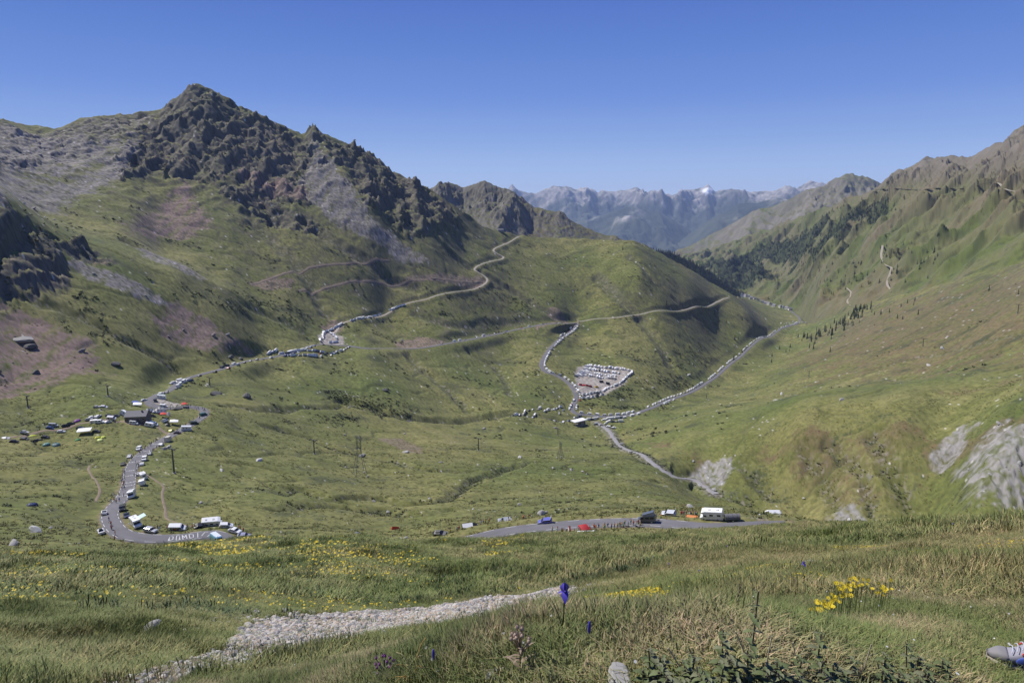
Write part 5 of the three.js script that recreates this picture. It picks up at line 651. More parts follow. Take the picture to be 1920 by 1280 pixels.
// paths climbing the far right slope
function farPath(list, w) { const P = list.map(([u, v]) => rightAt(u, v)).filter(Boolean); if (P.length < 3) return; const c = new THREE.CatmullRomCurve3(P.map(p => new THREE.Vector3(...p))), n = 60, pos = [], idx = []; const Q = c.getSpacedPoints(n); Q.forEach((p, i) => { const [sx, sz] = side(Q, i); for (const s of [-1, 1]) pos.push(p.x + sx * w * s, p.y + 1.4, p.z + sz * w * s); if (i) { const a = i * 2; idx.push(a - 2, a - 1, a, a, a - 1, a + 1); } }); single('hill_path', geo(pos, idx), mat([.33, .29, .22], .95, { side: THREE.DoubleSide }), null, null, null, 'structure'); }
farPath([[1655, 465], [1654, 485], [1662, 498], [1672, 505], [1668, 518], [1664, 530], [1672, 548]], 2.6); farPath([[1588, 545], [1596, 555], [1590, 565], [1597, 575]], 2.4); farPath([[1640, 357], [1680, 361], [1720, 357], [1760, 356], [1805, 357]], 4); farPath([[1833, 348], [1870, 350], [1885, 358], [1925, 364]], 3);
// ------------------------------------------------------------------ boulders
function boulder(seed, flat = .7) { const g = mergeVertices(plain(new THREE.IcosahedronGeometry(1, 2)).deleteAttribute('normal')), a = g.attributes.position, v = new THREE.Vector3(), r = rng(seed), ox = r() * 99, cuts = [...Array(7)].map(() => new THREE.Vector3(r() - .5, r() - .5, r() - .5).normalize()); for (let i = 0; i < a.count; i++) { v.fromBufferAttribute(a, i); for (const c of cuts) { const d = v.dot(c); if (d > .62) v.addScaledVector(c, .62 - d); } v.multiplyScalar(1 + .16 * noise(v.x * 2 + ox, v.z * 2 + v.y * 3)); a.setXYZ(i, v.x, v.y * flat, v.z); } return plain(g.toNonIndexed()); }
const BG = [0, 1, 2, 3, 4, 5].map(i => { const g = boulder(20 + i, .55 + .1 * (i % 4)); g.computeVertexNormals(); return g; });
const ROCKM = [mat([.12, .118, .11], .95), mat([.3, .29, .27], .95), mat([.45, .44, .42], .95), mat([.2, .17, .16], .95)];
const rb = rng(12);
function rock(u, v, size, m, label, p) { p = p || at(u, v); const o = single('boulder', BG[floor(rb() * 6)], ROCKM[m], label, 'boulder'); o.position.set(p.x, Y(p.x, p.z) + size * .2, p.z); o.rotation.y = rb() * 6; o.scale.set(size * (1 + .5 * rb()), size, size); return o; }
rock(403, 739, 4.2, 0, 'dark boulder, left of two beside the balcony road'); rock(462, 746, 4.6, 0, 'dark boulder, right of two beside the balcony road'); rock(330, 766, 3, 0, 'dark rock mound inside the refuge bend'); rock(44, 640, 6, 1, 'big pale boulder on the left scree'); rock(58, 652, 4.5, 0, 'dark boulder just below the pale one on the scree'); rock(430, 661, 3, 0, 'dark boulder above the road, left of a pair'); rock(450, 662, 3, 0, 'dark boulder above the road, right of a pair'); rock(722, 733, 3.2, 0, 'dark pointed rock on the round green knoll'); rock(766, 788, 2.6, 0, 'dark rock at the foot of the knoll'); rock(805, 936, .9, 1, 'grey boulder in the hollow right of the tower'); rock(215, 684, 3.5, 0, 'dark boulder at the toe of the scree'); rock(306, 843, 1.5, 1, 'pale boulder beside the climbing road'); rock(907, 805, 2, 1, 'brown boulder on the meadow near the lift station'); rock(1595, 973, 2, 2, 'pale outcrop boulder in the right gully'); rock(65, 700, 3, 0, 'dark slab lying low on the left scree'); rock(1340, 915, 2.5, 1, 'grey boulder at the head of the stream');
{ // scattered stones of the meadows and screes
  const S = []; const r = rng(3); for (let i = 0; i < 9000; i++) { const az = lerp(-40, 40, r()) * rad, D = 170 + Math.pow(r(), 1.3) * 900, x = sin(az) * D, z = -cos(az) * D, m = masks(x, z), n = fbm(x / 35, z / 35, 3), cr = creaseAt(x, z); const pr = .008 + .3 * max(m[1], m[2]) + .12 * cr + (n > .42 ? .3 : 0) + .3 * m[3]; if (r() < pr && !((nearRoad(x, z) || { d: 9 }).d < 1)) S.push([x, Y(x, z), z, (.25 + Math.pow(r(), 4) * 1.5) * (D > 500 ? 1.5 : 1), m[2] > .5 ? 3 : r() < .6 ? 1 : 2]); }
  for (const k of [1, 2, 3]) { const L = S.filter(s => s[4] === k), m = new THREE.InstancedMesh(BG[k], ROCKM[k], L.length), M = new THREE.Matrix4(), q = new THREE.Quaternion(), e = new THREE.Euler(); L.forEach((s, i) => { M.compose(new THREE.Vector3(s[0], s[1] + s[3] * .2, s[2]), q.setFromEuler(e.set(r() * .5, r() * 6, r() * .5)), new THREE.Vector3(s[3] * (1 + r()), s[3], s[3])); m.setMatrixAt(i, M); }); m.name = ['', 'scattered_stones', 'pale_stones', 'scree_stones'][k]; m.castShadow = m.receiveShadow = true; tag(m, ['', 'grey stones strewn over the meadows', 'white stones strewn over the meadows', 'reddish stones strewn over the left screes'][k], 'stones', null, 'stuff'); scene.add(m); }
}
// ------------------------------------------------------------------ foreground: the stony run
const hereY = (x, z) => Y(x, z);
{
  const run = new THREE.Group(); run.name = 'stone_run'; tag(run, 'run of loose pale stones crossing the near hillside', 'scree'); scene.add(run);
  const r = rng(66), SM = [[.42, .39, .345], [.31, .29, .26], [.48, .45, .41], [.38, .31, .24], [.25, .24, .23]].map(c => mat(c, .95)), SG = [0, 1, 2, 3].map(i => { const g = mergeVertices(plain(new THREE.IcosahedronGeometry(1, 0)).deleteAttribute('normal')), a = g.attributes.position, q = rng(200 + i); for (let k = 0; k < a.count; k++) a.setXYZ(k, a.getX(k) * (.75 + .5 * q()), a.getY(k) * (.4 + .35 * q()), a.getZ(k) * (.7 + .5 * q())); const h = plain(g.toNonIndexed()); h.computeVertexNormals(); return h; });
  const spots = []; for (let i = 0; i < 600000 && spots.length < 52000; i++) { const k = floor(r() * (SCREE.length - 1)), t = r(), a = SCREE[k], b = SCREE[k + 1], w = 4.2, x = lerp(a.x, b.x, t) + (r() - .5) * 2 * w, z = lerp(a.z, b.z, t) + (r() - .5) * 2 * w, s = screeAt(x, z); if (s < (r() < .1 ? -.25 : .04)) continue; spots.push([x, z, (.010 + .085 * Math.pow(r(), 5)) * clamp(hypot(x, z) / 18, .45, 1.1)]); }
  spots.sort((p, q) => q[2] / hypot(q[0], q[1]) - p[2] / hypot(p[0], p[1]));
  spots.slice(0, 300).forEach(([x, z, s]) => { const o = part(run, 'stone', SG[floor(r() * 4)], SM[floor(r() * 5)]); o.position.set(x, hereY(x, z) + s * .45, z); o.rotation.set(r() - .5, r() * 6, r() - .5); o.scale.setScalar(s * 1.1); });
  for (let k = 0; k < 5; k++) { const L = spots.slice(300).filter((_, i) => i % 5 === k), m = new THREE.InstancedMesh(SG[k % 4], SM[k], L.length), M = new THREE.Matrix4(), q = new THREE.Quaternion(), e = new THREE.Euler(); L.forEach(([x, z, s], i) => { M.compose(new THREE.Vector3(x, hereY(x, z) + s * .4, z), q.setFromEuler(e.set(r() - .5, r() * 6, r() - .5)), new THREE.Vector3(s * (.8 + .5 * r()), s, s)); m.setMatrixAt(i, M); }); m.name = 'gravel'; m.castShadow = m.receiveShadow = true; m.userData.kind = 'stuff'; run.add(m); }
}
const nearRock = (u, v, s, m, label) => { const p = ground(u, v), o = single('rock', BG[floor(rb() * 6)], ROCKM[m], label, 'rock'); o.position.set(p.x, hereY(p.x, p.z) + s * .15, p.z); o.rotation.set(.1, rb() * 6, -.1); o.scale.set(s * 1.5, s * .8, s); };
nearRock(460, 1256, .1, 2, 'flat pale rock at the lower edge of the stone run'); nearRock(1166, 1284, .055, 1, 'rounded grey rock at the bottom edge of the picture'); nearRock(280, 1175, .2, 1, 'grey slab jutting from the left hollow'); nearRock(215, 1215, .1, 2, 'pale rock low in the left hollow'); nearRock(195, 1178, .12, 2, 'pale rock at the top of the left hollow'); nearRock(130, 1136, .15, 1, 'grey rock in the grass of the left hillside'); nearRock(930, 1266, .035, 1, 'small grey rock below the dried thistle'); nearRock(1525, 1060, .25, 1, 'grey rock among the flowers on the right hillside');
// ------------------------------------------------------------------ grass
function tuft(seed, n, R, H, W, spread) { const r = rng(seed), pos = [], col = []; for (let i = 0; i < n; i++) { const a = r() * 6.28, d = R * sqrt(r()), x = cos(a) * d, z = sin(a) * d, h = H * (.5 + .6 * r()), b = a + (r() - .5) * 2, lean = h * spread * (.3 + r()) + h * .15, w = W * (.7 + .6 * r()), px = -sin(b) * w, pz = cos(b) * w, mx = x + cos(b) * lean * .35, mz = z + sin(b) * lean * .35, tx = x + cos(b) * lean + h * .12, tz = z + sin(b) * lean; const dry = r() < .3, v = .8 + .4 * r(), c = dry ? [1.7 * v, 1.35 * v, 1.7 * v] : [v, v, v]; const A = [x - px, -.03, z - pz], B = [x + px, -.03, z + pz], Cc = [mx + px * .8, h * .6, mz + pz * .8], D = [mx - px * .8, h * .6, mz - pz * .8], T = [tx, h, tz]; pos.push(...A, ...B, ...Cc, ...A, ...Cc, ...D, ...D, ...Cc, ...T); for (let k = 0; k < 9; k++) col.push(...c); } const g = new THREE.BufferGeometry(); g.setAttribute('position', new THREE.Float32BufferAttribute(pos, 3)); g.setAttribute('color', new THREE.Float32BufferAttribute(col, 3)); g.computeVertexNormals(); return g; }
const matGrass = new THREE.MeshStandardMaterial({ vertexColors: true, roughness: .75, side: THREE.DoubleSide });
function sward(name, label, spots, geoms, size, hue) { geoms.forEach((g, k) => { const L = spots.filter((_, i) => i % geoms.length === k), m = new THREE.InstancedMesh(g, matGrass, L.length), M = new THREE.Matrix4(), q = new THREE.Quaternion(), e = new THREE.Euler(), c = new THREE.Color(), r = rng(900 + k); L.forEach(([x, z, s], i) => { M.compose(new THREE.Vector3(x, hereY(x, z), z), q.setFromEuler(e.set((r() - .5) * .4, r() * 6.28, (r() - .5) * .4)), new THREE.Vector3(s, s * size(x, z, r), s)); m.setMatrixAt(i, M); hue(x, z, r, c); m.setColorAt(i, c); }); m.name = numbered(name); m.castShadow = m.receiveShadow = true; tag(m, label, 'grass', null, 'stuff'); scene.add(m); }); }
const scatter = (seed, n, d0, d1, ok, pw = .5, s0 = .7, s1 = 1.35, amax = 43) => { const r = rng(seed), L = []; for (let i = 0; i < n; i++) { const az = lerp(-amax, amax, r()) * rad, D = sqrt(lerp(d0 * d0, d1 * d1, Math.pow(r(), pw * 2))), x = sin(az) * D, z = -cos(az) * D; if (ok && !ok(x, z, D, r)) continue; L.push([x, z, lerp(s0, s1, r())]); } return L; };
const FOOT = ground(1885, 1256), open = (x, z, D, r) => hypot(x - FOOT.x, z - FOOT.z) > .13 && (screeAt(x, z) < .02 || (r && r() < .05)) && bareAt(x, z) < .1;
const tone = (x, z, r, c) => { const n = fbm(x / 7, z / 7, 3), n2 = fbm(x / 1.6 + 9, z / 1.6, 2), az = atan2(x, -z), right = sstep(-.12, .25, az), k = clamp(.12 + n * .8 + n2 * .45 + right * .3 + (r() - .5) * .45); const a = [.112, .150, .030], b = [.25, .23, .088], v = .8 + .4 * r(); c.setRGB(lerp(a[0], b[0], k) * v, lerp(a[1], b[1], k) * v, lerp(a[2], b[2], k) * v); };
const nearTone = (x, z, r, c) => { const k = clamp(.2 + fbm(x * 1.1, z * 1.1, 3) * 1.3 + (r() - .5) * .7), a = [.115, .15, .034], b = [.28, .25, .115], v = .75 + .5 * r(); c.setRGB(lerp(a[0], b[0], k) * v, lerp(a[1], b[1], k) * v, lerp(a[2], b[2], k) * v); };
const tall = (x, z, r) => max(.35, .75 + 1.5 * fbm(x / 2.3 + 5, z / 2.3, 2) + .7 * fbm(x / 9, z / 9, 2) + 1.6 * min(.5, hollowAt(x, z))) * (.7 + .6 * r());
sward('short_grass', 'short dry grass on the bank at the photographer\'s feet', scatter(1, 60000, 1.3, 8.5, open, .5), [tuft(1, 16, .055, .045, .0018, 1), tuft(2, 16, .06, .055, .0018, 1.1), tuft(3, 14, .06, .04, .002, 1.2)], tall, nearTone);
sward('meadow_grass', 'long grass of the near hillside', scatter(2, 85000, 7, 27, open, .5), [tuft(4, 18, .11, .11, .004, .9), tuft(5, 18, .12, .13, .004, 1), tuft(6, 16, .12, .095, .0045, 1.1)], tall, tone);
sward('hillside_grass', 'grass covering the lower near hillside', scatter(7, 110000, 24, 100, (x, z) => screeAt(x, z) < 0, .5), [tuft(8, 20, .34, .2, .013, .9), tuft(9, 20, .36, .23, .013, 1)], tall, tone);
sward('seed_stalks', 'thin straw stalks standing above the near grass', scatter(21, 2600, 1.6, 14, open, .5), [tuft(22, 3, .05, .16, .0009, .35), tuft(23, 2, .04, .2, .0009, .3)], (x, z, r) => .6 + .6 * r(), (x, z, r, c) => c.setRGB(.26, .21, .11));
sward('bilberry_shrub', 'low dark green shrubs among the grass of the left hillside', scatter(31, 16000, 16, 80, (x, z, D, r) => screeAt(x, z) < 0 && (fbm(x / 5 + 2, z / 5, 3) > .22 || hollowAt(x, z) > .25) && atan2(x, -z) < .3), [tuft(32, 44, .34, .17, .012, 1.2)], tall, (x, z, r, c) => c.setRGB(.045, .075, .016));
const offRoad = (x, z) => { const q = nearRoad(x, z); return !q || q.d > .6; };
{ // tussocks and low scrub of the meadows beyond
  const bush = tuft(41, 16, .5, .5, .11, .8), tus = tuft(42, 14, .55, .34, .09, .9), far = tuft(43, 12, .8, .9, .22, .8);
  sward('meadow_tussocks', 'tussocks of coarse grass over the meadows', scatter(44, 150000, 105, 560, (x, z, D, r) => offRoad(x, z) && masks(x, z)[3] < .2 && r() < .16 + .55 * fbm(x / 14, z / 14, 3) + .2 * (D < 250), .5, .6, 1.5, 41), [tus], (x, z, r) => .5 + .7 * r(), (x, z, r, c) => { const k = clamp(.3 + fbm(x / 30, z / 30, 3) + (r() - .5) * .7), v = .75 + .4 * r(), m = masks(x, z)[7] * .6; c.setRGB(lerp(lerp(.105, .19, k), .12, m) * v, lerp(lerp(.128, .17, k), .085, m) * v, lerp(lerp(.022, .06, k), .04, m) * v); });
  sward('meadow_scrub', 'low dark scrub in the folds of the meadows', scatter(45, 150000, 130, 700, (x, z, D, r) => { const m = masks(x, z); return offRoad(x, z) && m[3] < .2 && r() < -.27 - .25 * sstep(.1, .3, atan2(x, -z)) + .7 * fbm(x / 40 + 5, z / 22, 4, .6) + .5 * m[8] + .4 * creaseAt(x, z) + .9 * ((gullyAt(x, z) || [0, 0])[1]); }, .5, .6, 1.6, 41), [bush], (x, z, r) => .5 + .8 * r(), (x, z, r, c) => { const v = .7 + .6 * r(); c.setRGB(.055 * v, .072 * v, .02 * v); });
  sward('hillside_scrub', 'dark juniper scrub on the higher slopes', scatter(46, 150000, 600, 1480, (x, z, D, r) => { if (D > skylineAt(atan2(x, -z), 2)) return false; const m = masks(x, z); return offRoad(x, z) && max(m[1], m[2], m[6]) < .3 && r() < -.16 - .25 * sstep(.25, .4, atan2(x, -z)) + .75 * fbm(x / 55 + 5, z / 35, 4, .6) + .4 * m[8] + .25 * m[0]; }, .5, .7, 2, 41), [far], (x, z, r) => .5 + .8 * r(), (x, z, r, c) => { const v = .7 + .6 * r(); c.setRGB(.05 * v, .068 * v, .02 * v); });
}
console.log('grass');
// ------------------------------------------------------------------ flowers
const YEL = new THREE.MeshStandardMaterial({ color: new THREE.Color(.74, .56, .015), roughness: .6, side: THREE.DoubleSide }), STEM = mat([.08, .11, .03], .8, { side: THREE.DoubleSide });
const flowerG = (() => { const l = []; for (let i = 0; i < 8; i++) { const a = i / 8 * 2 * PI, g = geo([0, 0, 0, cos(a - .3) * .7, .16, sin(a - .3) * .7, cos(a) * 1, .12, sin(a) * 1, cos(a + .3) * .7, .16, sin(a + .3) * .7], [0, 1, 2, 0, 2, 3]); l.push(g); } l.push(new THREE.SphereGeometry(.26, 6, 4).scale(1, .6, 1).translate(0, .1, 0)); return merge(l); })();
function flowers(name, label, spots, rad0, rad1, h0, h1, m) { const F = new THREE.InstancedMesh(flowerG, m, spots.length), M = new THREE.Matrix4(), q = new THREE.Quaternion(), e = new THREE.Euler(), r = rng(404); spots.forEach(([x, z], i) => { const s = lerp(rad0, rad1, r()) * max(1, hypot(x, z) / 15); M.compose(new THREE.Vector3(x, hereY(x, z) + lerp(h0, h1, r()), z), q.setFromEuler(e.set(.5 + (r() - .5), r() * 6, (r() - .5) * .8)), new THREE.Vector3(s, s, s)); F.setMatrixAt(i, M); }); F.name = name; F.castShadow = true; tag(F, label, 'flowers', null, 'stuff'); scene.add(F); }
const strips = [[[960, 1150], [1060, 1136], [1150, 1126], [1228, 1122]], [[1250, 1108], [1300, 1098], [1340, 1092]], [[1420, 1076], [1460, 1070], [1500, 1068]], [[1440, 1112], [1480, 1108], [1520, 1090]], [[1180, 1122], [1225, 1128]], [[1640, 1060], [1700, 1056], [1740, 1048]], [[1800, 1040], [1900, 1020]], [[1590, 1038], [1640, 1034]]].map(l => G(l.map(([u, v]) => [u, v, 0, 1.2])));
const rf = rng(58), sp = []; for (const L of strips) for (let i = 0; i < 260; i++) { const k = floor(rf() * (L.length - 1)), t = rf(), D = L[k].length(), w = .03 * D; sp.push([lerp(L[k].x, L[k + 1].x, t) + (rf() - .5) * w * 2, lerp(L[k].z, L[k + 1].z, t) + (rf() - .5) * w * 2]); }
flowers('yellow_flower_strips', 'strips of yellow flowers across the right hillside', sp, .012, .02, .07, .14, YEL);
flowers('yellow_flower_field', 'yellow flowers dotted over the left hillside', scatter(61, 30000, 20, 82, (x, z, D, r) => { const az = atan2(x, -z), n = fbm(x / 8 + 3, z / 8, 3); return az < .02 && screeAt(x, z) < 0 && n > .02 && r() < .25 + n * 1.2 + (D > 42 ? .25 : 0); }), .016, .03, .16, .3, YEL);
flowers('white_daisies', 'tiny white flowers sprinkled in the near grass', scatter(62, 160, 2, 9, open), .005, .009, .05, .1, mat([.75, .75, .72], .7, { side: THREE.DoubleSide }));
flowers('blue_flower_field', 'blue iris flowers far off on the right hillside', scatter(63, 70, 9, 40, (x, z) => atan2(x, -z) > .15), .018, .026, .28, .4, mat([.06, .05, .32], .6, { side: THREE.DoubleSide }));
{ // the bright yellow clump at right
  const t = thing('yellow_flower_clump', 'clump of bright yellow daisy-like flowers right of the nettle stalk', 'flower clump'), c = ground(1590, 1130), r = rng(17); t.position.set(c.x, hereY(c.x, c.z), c.z); const l = [];
  for (let i = 0; i < 90; i++) { const k = Math.pow(r(), 1.3), u = lerp(1522, 1660, k) + (r() - .5) * 26, v = 1158 - 66 * sin(min(1, k * 1.7) * PI / 2) + (r() - .5) * 34 + 8 * k, q = sight(u, v), D = lerp(4.1, 6.0, k) + (r() - .5) * .3, X = sin(q.az) * D, Z = -cos(q.az) * D, x = X - c.x, z = Z - c.z, y = hereY(X, Z) - t.position.y, h = max(.10, EYE + q.t * D - hereY(X, Z)); l.push(bar([x, y - .01, z], [x + .01, y + h, z], .0018, 4)); const f = part(t, 'flower', flowerG, YEL); f.position.set(x + .01, y + h, z); f.scale.setScalar(.012 + .007 * r()); f.rotation.set(.4 + r() * .6, r() * 6, (r() - .5) * .7); }
  part(t, 'stems', merge(l), STEM);
}
function iris(u, v, h, label, bud) { const t = thing('blue_iris', label, 'iris'), p = ground(u, v), B = mat([.07, .05, .36], .55, { side: THREE.DoubleSide }); t.position.set(p.x, hereY(p.x, p.z), p.z); part(t, 'stem', bar([0, -.02, 0], [.005, h, 0], .003, 6), STEM); for (let i = 0; i < 3; i++) { const g = new THREE.PlaneGeometry(.012, h * .8, 1, 4), a = g.attributes.position; for (let k = 0; k < a.count; k++) { const y = a.getY(k) / (h * .8) + .5; a.setXYZ(k, a.getX(k) * (1 - y * .8), y * h * .8, y * y * .06); } g.computeVertexNormals(); part(t, 'leaf', g.rotateY(i * 2.1), STEM); }
  if (bud) part(t, 'bud', new THREE.SphereGeometry(1, 8, 6).scale(.007, .03, .007).translate(.005, h + .02, 0), B); else for (let i = 0; i < 6; i++) { const up = i % 2, g = new THREE.PlaneGeometry(.032, .055, 3, 5), a = g.attributes.position; for (let k = 0; k < a.count; k++) { const y = a.getY(k) / .055 + .5, w = sin(PI * min(1, .15 + y * .85)); const x = a.getX(k) * w; a.setXYZ(k, x, up ? y * .05 : .01 - y * y * .035, up ? .012 * sin(y * 3) + x * x * 6 : y * .042); } g.computeVertexNormals(); part(t, up ? 'standard_petal' : 'fall_petal', g.rotateY(i / 6 * 2 * PI).translate(.005, h, 0), B); } return t; }
iris(1055, 1196, .2, 'blue iris in bloom above the near bank'); iris(812, 1292, .16, 'iris bud still furled at the bottom edge', true); iris(1504, 1094, .3, 'blue iris left of the bright yellow clump'); iris(1102, 1208, .05, 'small blue flower low in the grass right of the iris', true);
// thistles, nettles, dry stalks
function thistle(u, v, h, c, label, n, dry) { const t = thing('thistle', label, 'thistle'), p = ground(u, v), r = rng(u), M = mat(c, .9), S = mat(dry ? [.25, .19, .13] : [.12, .13, .09], .9, { side: THREE.DoubleSide }); t.position.set(p.x, hereY(p.x, p.z), p.z); part(t, 'stem', bar([0, -.02, 0], [0, h, 0], .004, 6), S); for (let i = 0; i < n; i++) { const a = r() * 6.28, d = .012 + r() * .045, y = h * (.72 + .34 * r()); part(t, 'branch', bar([0, y - .06, 0], [cos(a) * d, y, sin(a) * d], .0022, 4), S); const l = [new THREE.SphereGeometry(.008, 7, 5).scale(1, 1.15, 1)]; for (let k = 0; k < 16; k++) { const b = r() * 6.28, e = r() * .9; l.push(new THREE.ConeGeometry(.0012, .014, 3).translate(0, .012, 0).rotateZ(e).rotateY(b)); } part(t, 'flower_head', merge(l).translate(cos(a) * d, y + .006, sin(a) * d), M); } for (let i = 0; i < 9; i++) { const g = new THREE.PlaneGeometry(.018, .08, 2, 4), q = g.attributes.position; for (let k = 0; k < q.count; k++) { const y = q.getY(k) / .08 + .5; q.setXYZ(k, q.getX(k) * (1.1 - y) * (k % 2 ? 1.3 : .7), y * .05 - y * y * .03, y * .07); } g.computeVertexNormals(); part(t, 'leaf', g.rotateY(r() * 6.28).translate(0, h * (.1 + .6 * i / 9), 0), S); } return t; }
thistle(975, 1262, .17, [.42, .31, .24], 'dried brown thistle standing on the near bank', 13, true); thistle(722, 1288, .15, [.24, .08, .24], 'purple thistle in bloom at the lower left', 11); thistle(708, 1300, .07, [.26, .08, .28], 'low purple thistle at the bottom edge', 3);
function leafG(L, W) { const g = new THREE.PlaneGeometry(W, L, 2, 6), a = g.attributes.position; for (let k = 0; k < a.count; k++) { const y = a.getY(k) / L + .5, x = a.getX(k) / W, w = sin(PI * Math.pow(clamp(.06 + y * .94), .7)) * (floor(y * 6.01) % 2 ? 1.08 : .86); a.setXYZ(k, x * W * w, y * L * .35 - y * y * L * .5 + abs(x) * W * .3, y * L); } g.computeVertexNormals(); return g; }
const NET = [[.085, .11, .035], [.11, .135, .045], [.14, .15, .075]].map(c => mat(c, .7, { side: THREE.DoubleSide })), nl = [leafG(.036, .019), leafG(.048, .025), leafG(.026, .014)], NSTEM = mat([.10, .085, .06], .85), NSPIKE = mat([.15, .13, .09], .9);
function nettle(u, v, h, label, group, dense = 6, lo = .1) { const t = thing('nettle', label, 'nettle', group), p = ground(u, v), r = rng(floor(u * 7 + v)); t.position.set(p.x, hereY(p.x, p.z), p.z); part(t, 'stem', bar([0, -.03, 0], [(r() - .5) * .03, h, (r() - .5) * .03], .0028, 5), NSTEM); for (let i = 0; i < dense; i++) { const f = lerp(lo, .97, i / (dense - 1)); for (let s = 0; s < 2; s++) { const o = part(t, 'leaf', nl[f > .8 ? 2 : floor(r() * 2)], NET[floor(r() * 3)]); o.position.y = h * f; o.rotation.set((r() - .5) * .5, i * 1.57 + s * PI + (r() - .5) * .6, 0, 'YXZ'); } } const l = []; for (let i = 0; i < 14; i++) { const a = r() * 6.28, y = h * (.72 + .3 * r()); l.push(new THREE.SphereGeometry(.0016 + .0016 * r(), 4, 3).translate(cos(a) * .008, y, sin(a) * .008)); } part(t, 'flower_spike', merge(l), NSPIKE); return t; }
nettle(1405, 1262, .30, 'tall nettle stalk rising alone above the nettle bed', null, 7, .08); nettle(1352, 1262, .15, 'shorter nettle left of the tall stalk'); nettle(1530, 1262, .17, 'slim nettle right of the tall stalk'); nettle(1700, 1276, .15, 'nettle nearest the bare patch by the shoe'); nettle(1222, 1280, .12, 'leftmost nettle beside the rounded grey rock');
{ const r = rng(71); for (let i = 0; i < 62; i++) { const u = i < 44 ? lerp(1190, 1640, r()) : lerp(1650, 1780, r()), v = lerp(1266, 1330, r()); nettle(u, v, .05 + .06 * r(), 'dark green nettle in the low bed along the bottom edge', 'nettles of the low bed', 5, .2); } for (const [u, v, h] of [[1320, 1130, .16], [1290, 1120, .14], [1385, 1150, .26], [1170, 1105, .25]]) { const t = thing('dock_stalk', `brown seeding stalk ${['left of', 'far left of', 'right behind', 'well left of'][[1320, 1290, 1385, 1170].indexOf(u)]} the tall nettle`, 'stalk'), p = ground(u, v), q = rng(u); t.position.set(p.x, hereY(p.x, p.z), p.z); part(t, 'stem', bar([0, -.02, 0], [0, h, 0], .003, 5), NSTEM); const l = []; for (let k = 0; k < 40; k++) { const a = q() * 6.28, y = h * (.45 + .55 * q()); l.push(new THREE.SphereGeometry(.005, 4, 3).translate(cos(a) * .012, y, sin(a) * .012)); } part(t, 'seed_head', merge(l), mat([.1, .075, .06], .9)); }
  const straw = mat([.42, .36, .24], .8); [[1420, 1262, .16, -.5], [1432, 1264, .15, .12], [1298, 1276, .12, -.7], [1500, 1262, .13, -.25], [1615, 1270, .13, .2], [915, 1275, .08, -.3], [1380, 1245, .13, -.55]].forEach(([u, v, h, e], i) => { const p = ground(u, v), o = single('dry_stalk', merge([bar([0, -.02, 0], [e * h, h, 0], .0022, 5), bar([e * h * .6, h * .6, 0], [e * h * .6 + .03, h * .75, .01], .0012, 4)]), straw, ['bleached stalk leaning left beside the tall nettle', 'bleached stalk upright right of the tall nettle', 'bleached stalk leaning far left in the nettle bed', 'bleached stalk between tall and slim nettles', 'bleached stalk right of the slim nettle', 'white stalk below the dried thistle', 'long bleached stalk behind the tall nettle'][i], 'stalk'); o.position.set(p.x, hereY(p.x, p.z), p.z); }); }
{ // orange-tipped wild daffodil leaves at the lower left
  const t = thing('straw_tuft', 'tuft of arching orange and straw-coloured leaves beside the purple thistle', 'grass tuft'), p = ground(775, 1292), r = rng(6), A = [mat([.4, .22, .05], .7, { side: THREE.DoubleSide }), mat([.42, .34, .17], .7, { side: THREE.DoubleSide }), mat([.14, .15, .04], .7, { side: THREE.DoubleSide })]; t.position.set(p.x, hereY(p.x, p.z), p.z); for (let i = 0; i < 16; i++) { const a = r() * 6.28, h = .08 + .13 * r(), o = .03 + .09 * r(); part(t, 'leaf', new THREE.TubeGeometry(new THREE.QuadraticBezierCurve3(new THREE.Vector3(0, -.01, 0), new THREE.Vector3(cos(a) * o * .2, h, sin(a) * o * .2), new THREE.Vector3(cos(a) * o, h * (.5 + .6 * r()), sin(a) * o)), 10, .0016, 4), A[i % 3]); } }
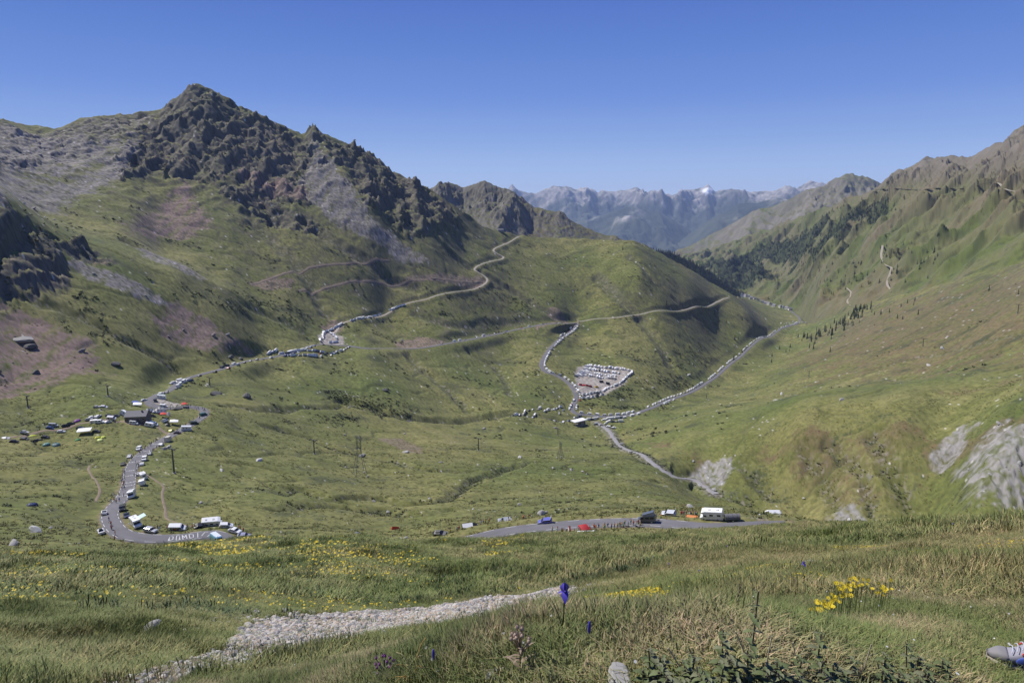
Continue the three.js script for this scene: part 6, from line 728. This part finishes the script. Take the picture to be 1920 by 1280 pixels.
// ------------------------------------------------------------------ the seated walker at the right edge; only a shoe reaches into the picture
{
  const t = thing('person', 'person in grey and blue hiking shoes, one foot at the right edge', 'person'), p = ground(1860, 1252), s = p.clone(); t.position.set(s.x, hereY(s.x, s.z) + .03, s.z); t.rotation.set(0, -.5, 0); t.scale.setScalar(1.15); 
  // local: toe towards -x; ankle at x = .2
  const bones = [[[.2, .13, 0], [.45, .42, -.03], .045, .06], [[.45, .42, -.03], [.85, .12, -.02], .075, .1], [[.88, .12, -.02], [.98, .52, 0], .16, .17], [[.98, .6, 0], [.96, .68, 0], .06, .055], [[.95, .78, 0], [.95, .84, 0], .095, .09], [[.97, .5, .18], [.85, .28, .26], .055, .045], [[.85, .28, .26], [.6, .35, .2], .043, .036], [[.97, .5, -.18], [1.1, .25, -.28], .055, .045], [[1.1, .25, -.28], [1.15, .05, -.3], .043, .036], [[.85, .12, .1], [.62, .4, .18], .1, .075], [[.62, .4, .18], [.55, .06, .2], .06, .045], [[.55, .04, .2], [.42, .03, .2], .045, .04]];
  const shifted = blend(bones.map(([a, b, c, d]) => [[a[0] - .65, a[1], a[2]], [b[0] - .65, b[1], b[2]], c, d]), 64, .75, .45, .05).translate(.65, 0, 0), a = shifted.attributes.position, col = new Float32Array(a.count * 3); for (let i = 0; i < a.count; i++) { const x = a.getX(i), y = a.getY(i); col.set(y > .8 ? HAIR : y > .62 ? SKIN : x > .78 && y > .16 ? [.3, .1, .08] : x > .45 ? [.08, .09, .11] : y < .2 ? [.55, .57, .6] : SKIN, i * 3); } shifted.setAttribute('color', new THREE.BufferAttribute(col, 3)); part(t, 'body', shifted, matPerson);
  const grey = mat([.27, .265, .30], .85), dark = mat([.21, .20, .20], .8), solem = mat([.42, .37, .29], .9), blue = mat([.05, .09, .36], .7), lace = mat([.5, .52, .6], .8), red = mat([.7, .05, .05], .6);
  const sec = (x0, x1, n, f, m, name) => { const pos = [], idx = [], K = 14; for (let i = 0; i <= n; i++) { const q = i / n, x = lerp(x0, x1, q), [hw, y0, y1] = f(q); for (let k = 0; k < K; k++) { const an = k / K * 2 * PI, c = cos(an), sn = sin(an); pos.push(x, lerp(y0, y1, .5 + .5 * Math.sign(sn) * Math.pow(abs(sn), .7)), hw * Math.sign(c) * Math.pow(abs(c), .75)); } } for (let i = 0; i < n; i++) for (let k = 0; k < K; k++) { const A = i * K + k, B = i * K + (k + 1) % K; idx.push(A, B, A + K, B, B + K, A + K); } for (const e of [0, n]) for (let k = 1; k < K - 1; k++) idx.push(e * K, e * K + k, e * K + k + 1); return part(t, name, geo(pos, idx), m); };
  const wid = q => .05 * Math.pow(clamp(q * 5), .5) * (1 - .12 * sin(q * PI)) * (q > .92 ? .9 : 1);
  const up = sec(-.02, .265, 18, q => [max(.012, wid(q)) * (q > .55 ? 1 - .25 * (q - .55) : 1), .022, .045 + .026 * sstep(.02, .3, q) + .085 * sstep(.25, .7, q)], grey, 'shoe_upper'); sec(-.028, .28, 16, q => [max(.015, wid(q)) * 1.07, .0, .026 + .008 * abs(q - .5)], solem, 'shoe_sole'); sec(-.026, .05, 8, q => [max(.014, wid(q * .26)) * 1.04, .02, .048 + .02 * sstep(0, .6, q)], dark, 'toe_cap');
  for (const sd of [-1, 1]) { part(t, 'side_panel', new THREE.SphereGeometry(1, 12, 8).scale(.04, .024, .008).rotateZ(.25).translate(.115, .056, sd * .047), blue); part(t, 'emblem', new THREE.TorusGeometry(.008, .003, 5, 12).translate(.105, .088, sd * .044), red); part(t, 'emblem', new THREE.TorusGeometry(.006, .003, 5, 10).translate(.118, .083, sd * .045), red); }
  for (let i = 0; i < 5; i++) { const x = .06 + i * .018, y = .088 + i * .014; part(t, 'lace', new THREE.TubeGeometry(new THREE.QuadraticBezierCurve3(new THREE.Vector3(x, y - .012, -.034), new THREE.Vector3(x + .01, y + .02, 0), new THREE.Vector3(x, y - .012, .034)), 8, .0022, 5), lace); } sec(.14, .25, 6, q => [.042, .1, .165 + .02 * q], lace, 'shoe_collar');
}
console.log('done');
// ------------------------------------------------------------------ picture
const renderer = new THREE.WebGLRenderer({ antialias: true });
renderer.toneMapping = THREE.LinearToneMapping; renderer.toneMappingExposure = EXPOSURE;
renderer.shadowMap.enabled = true;
renderer.render(scene, camera);
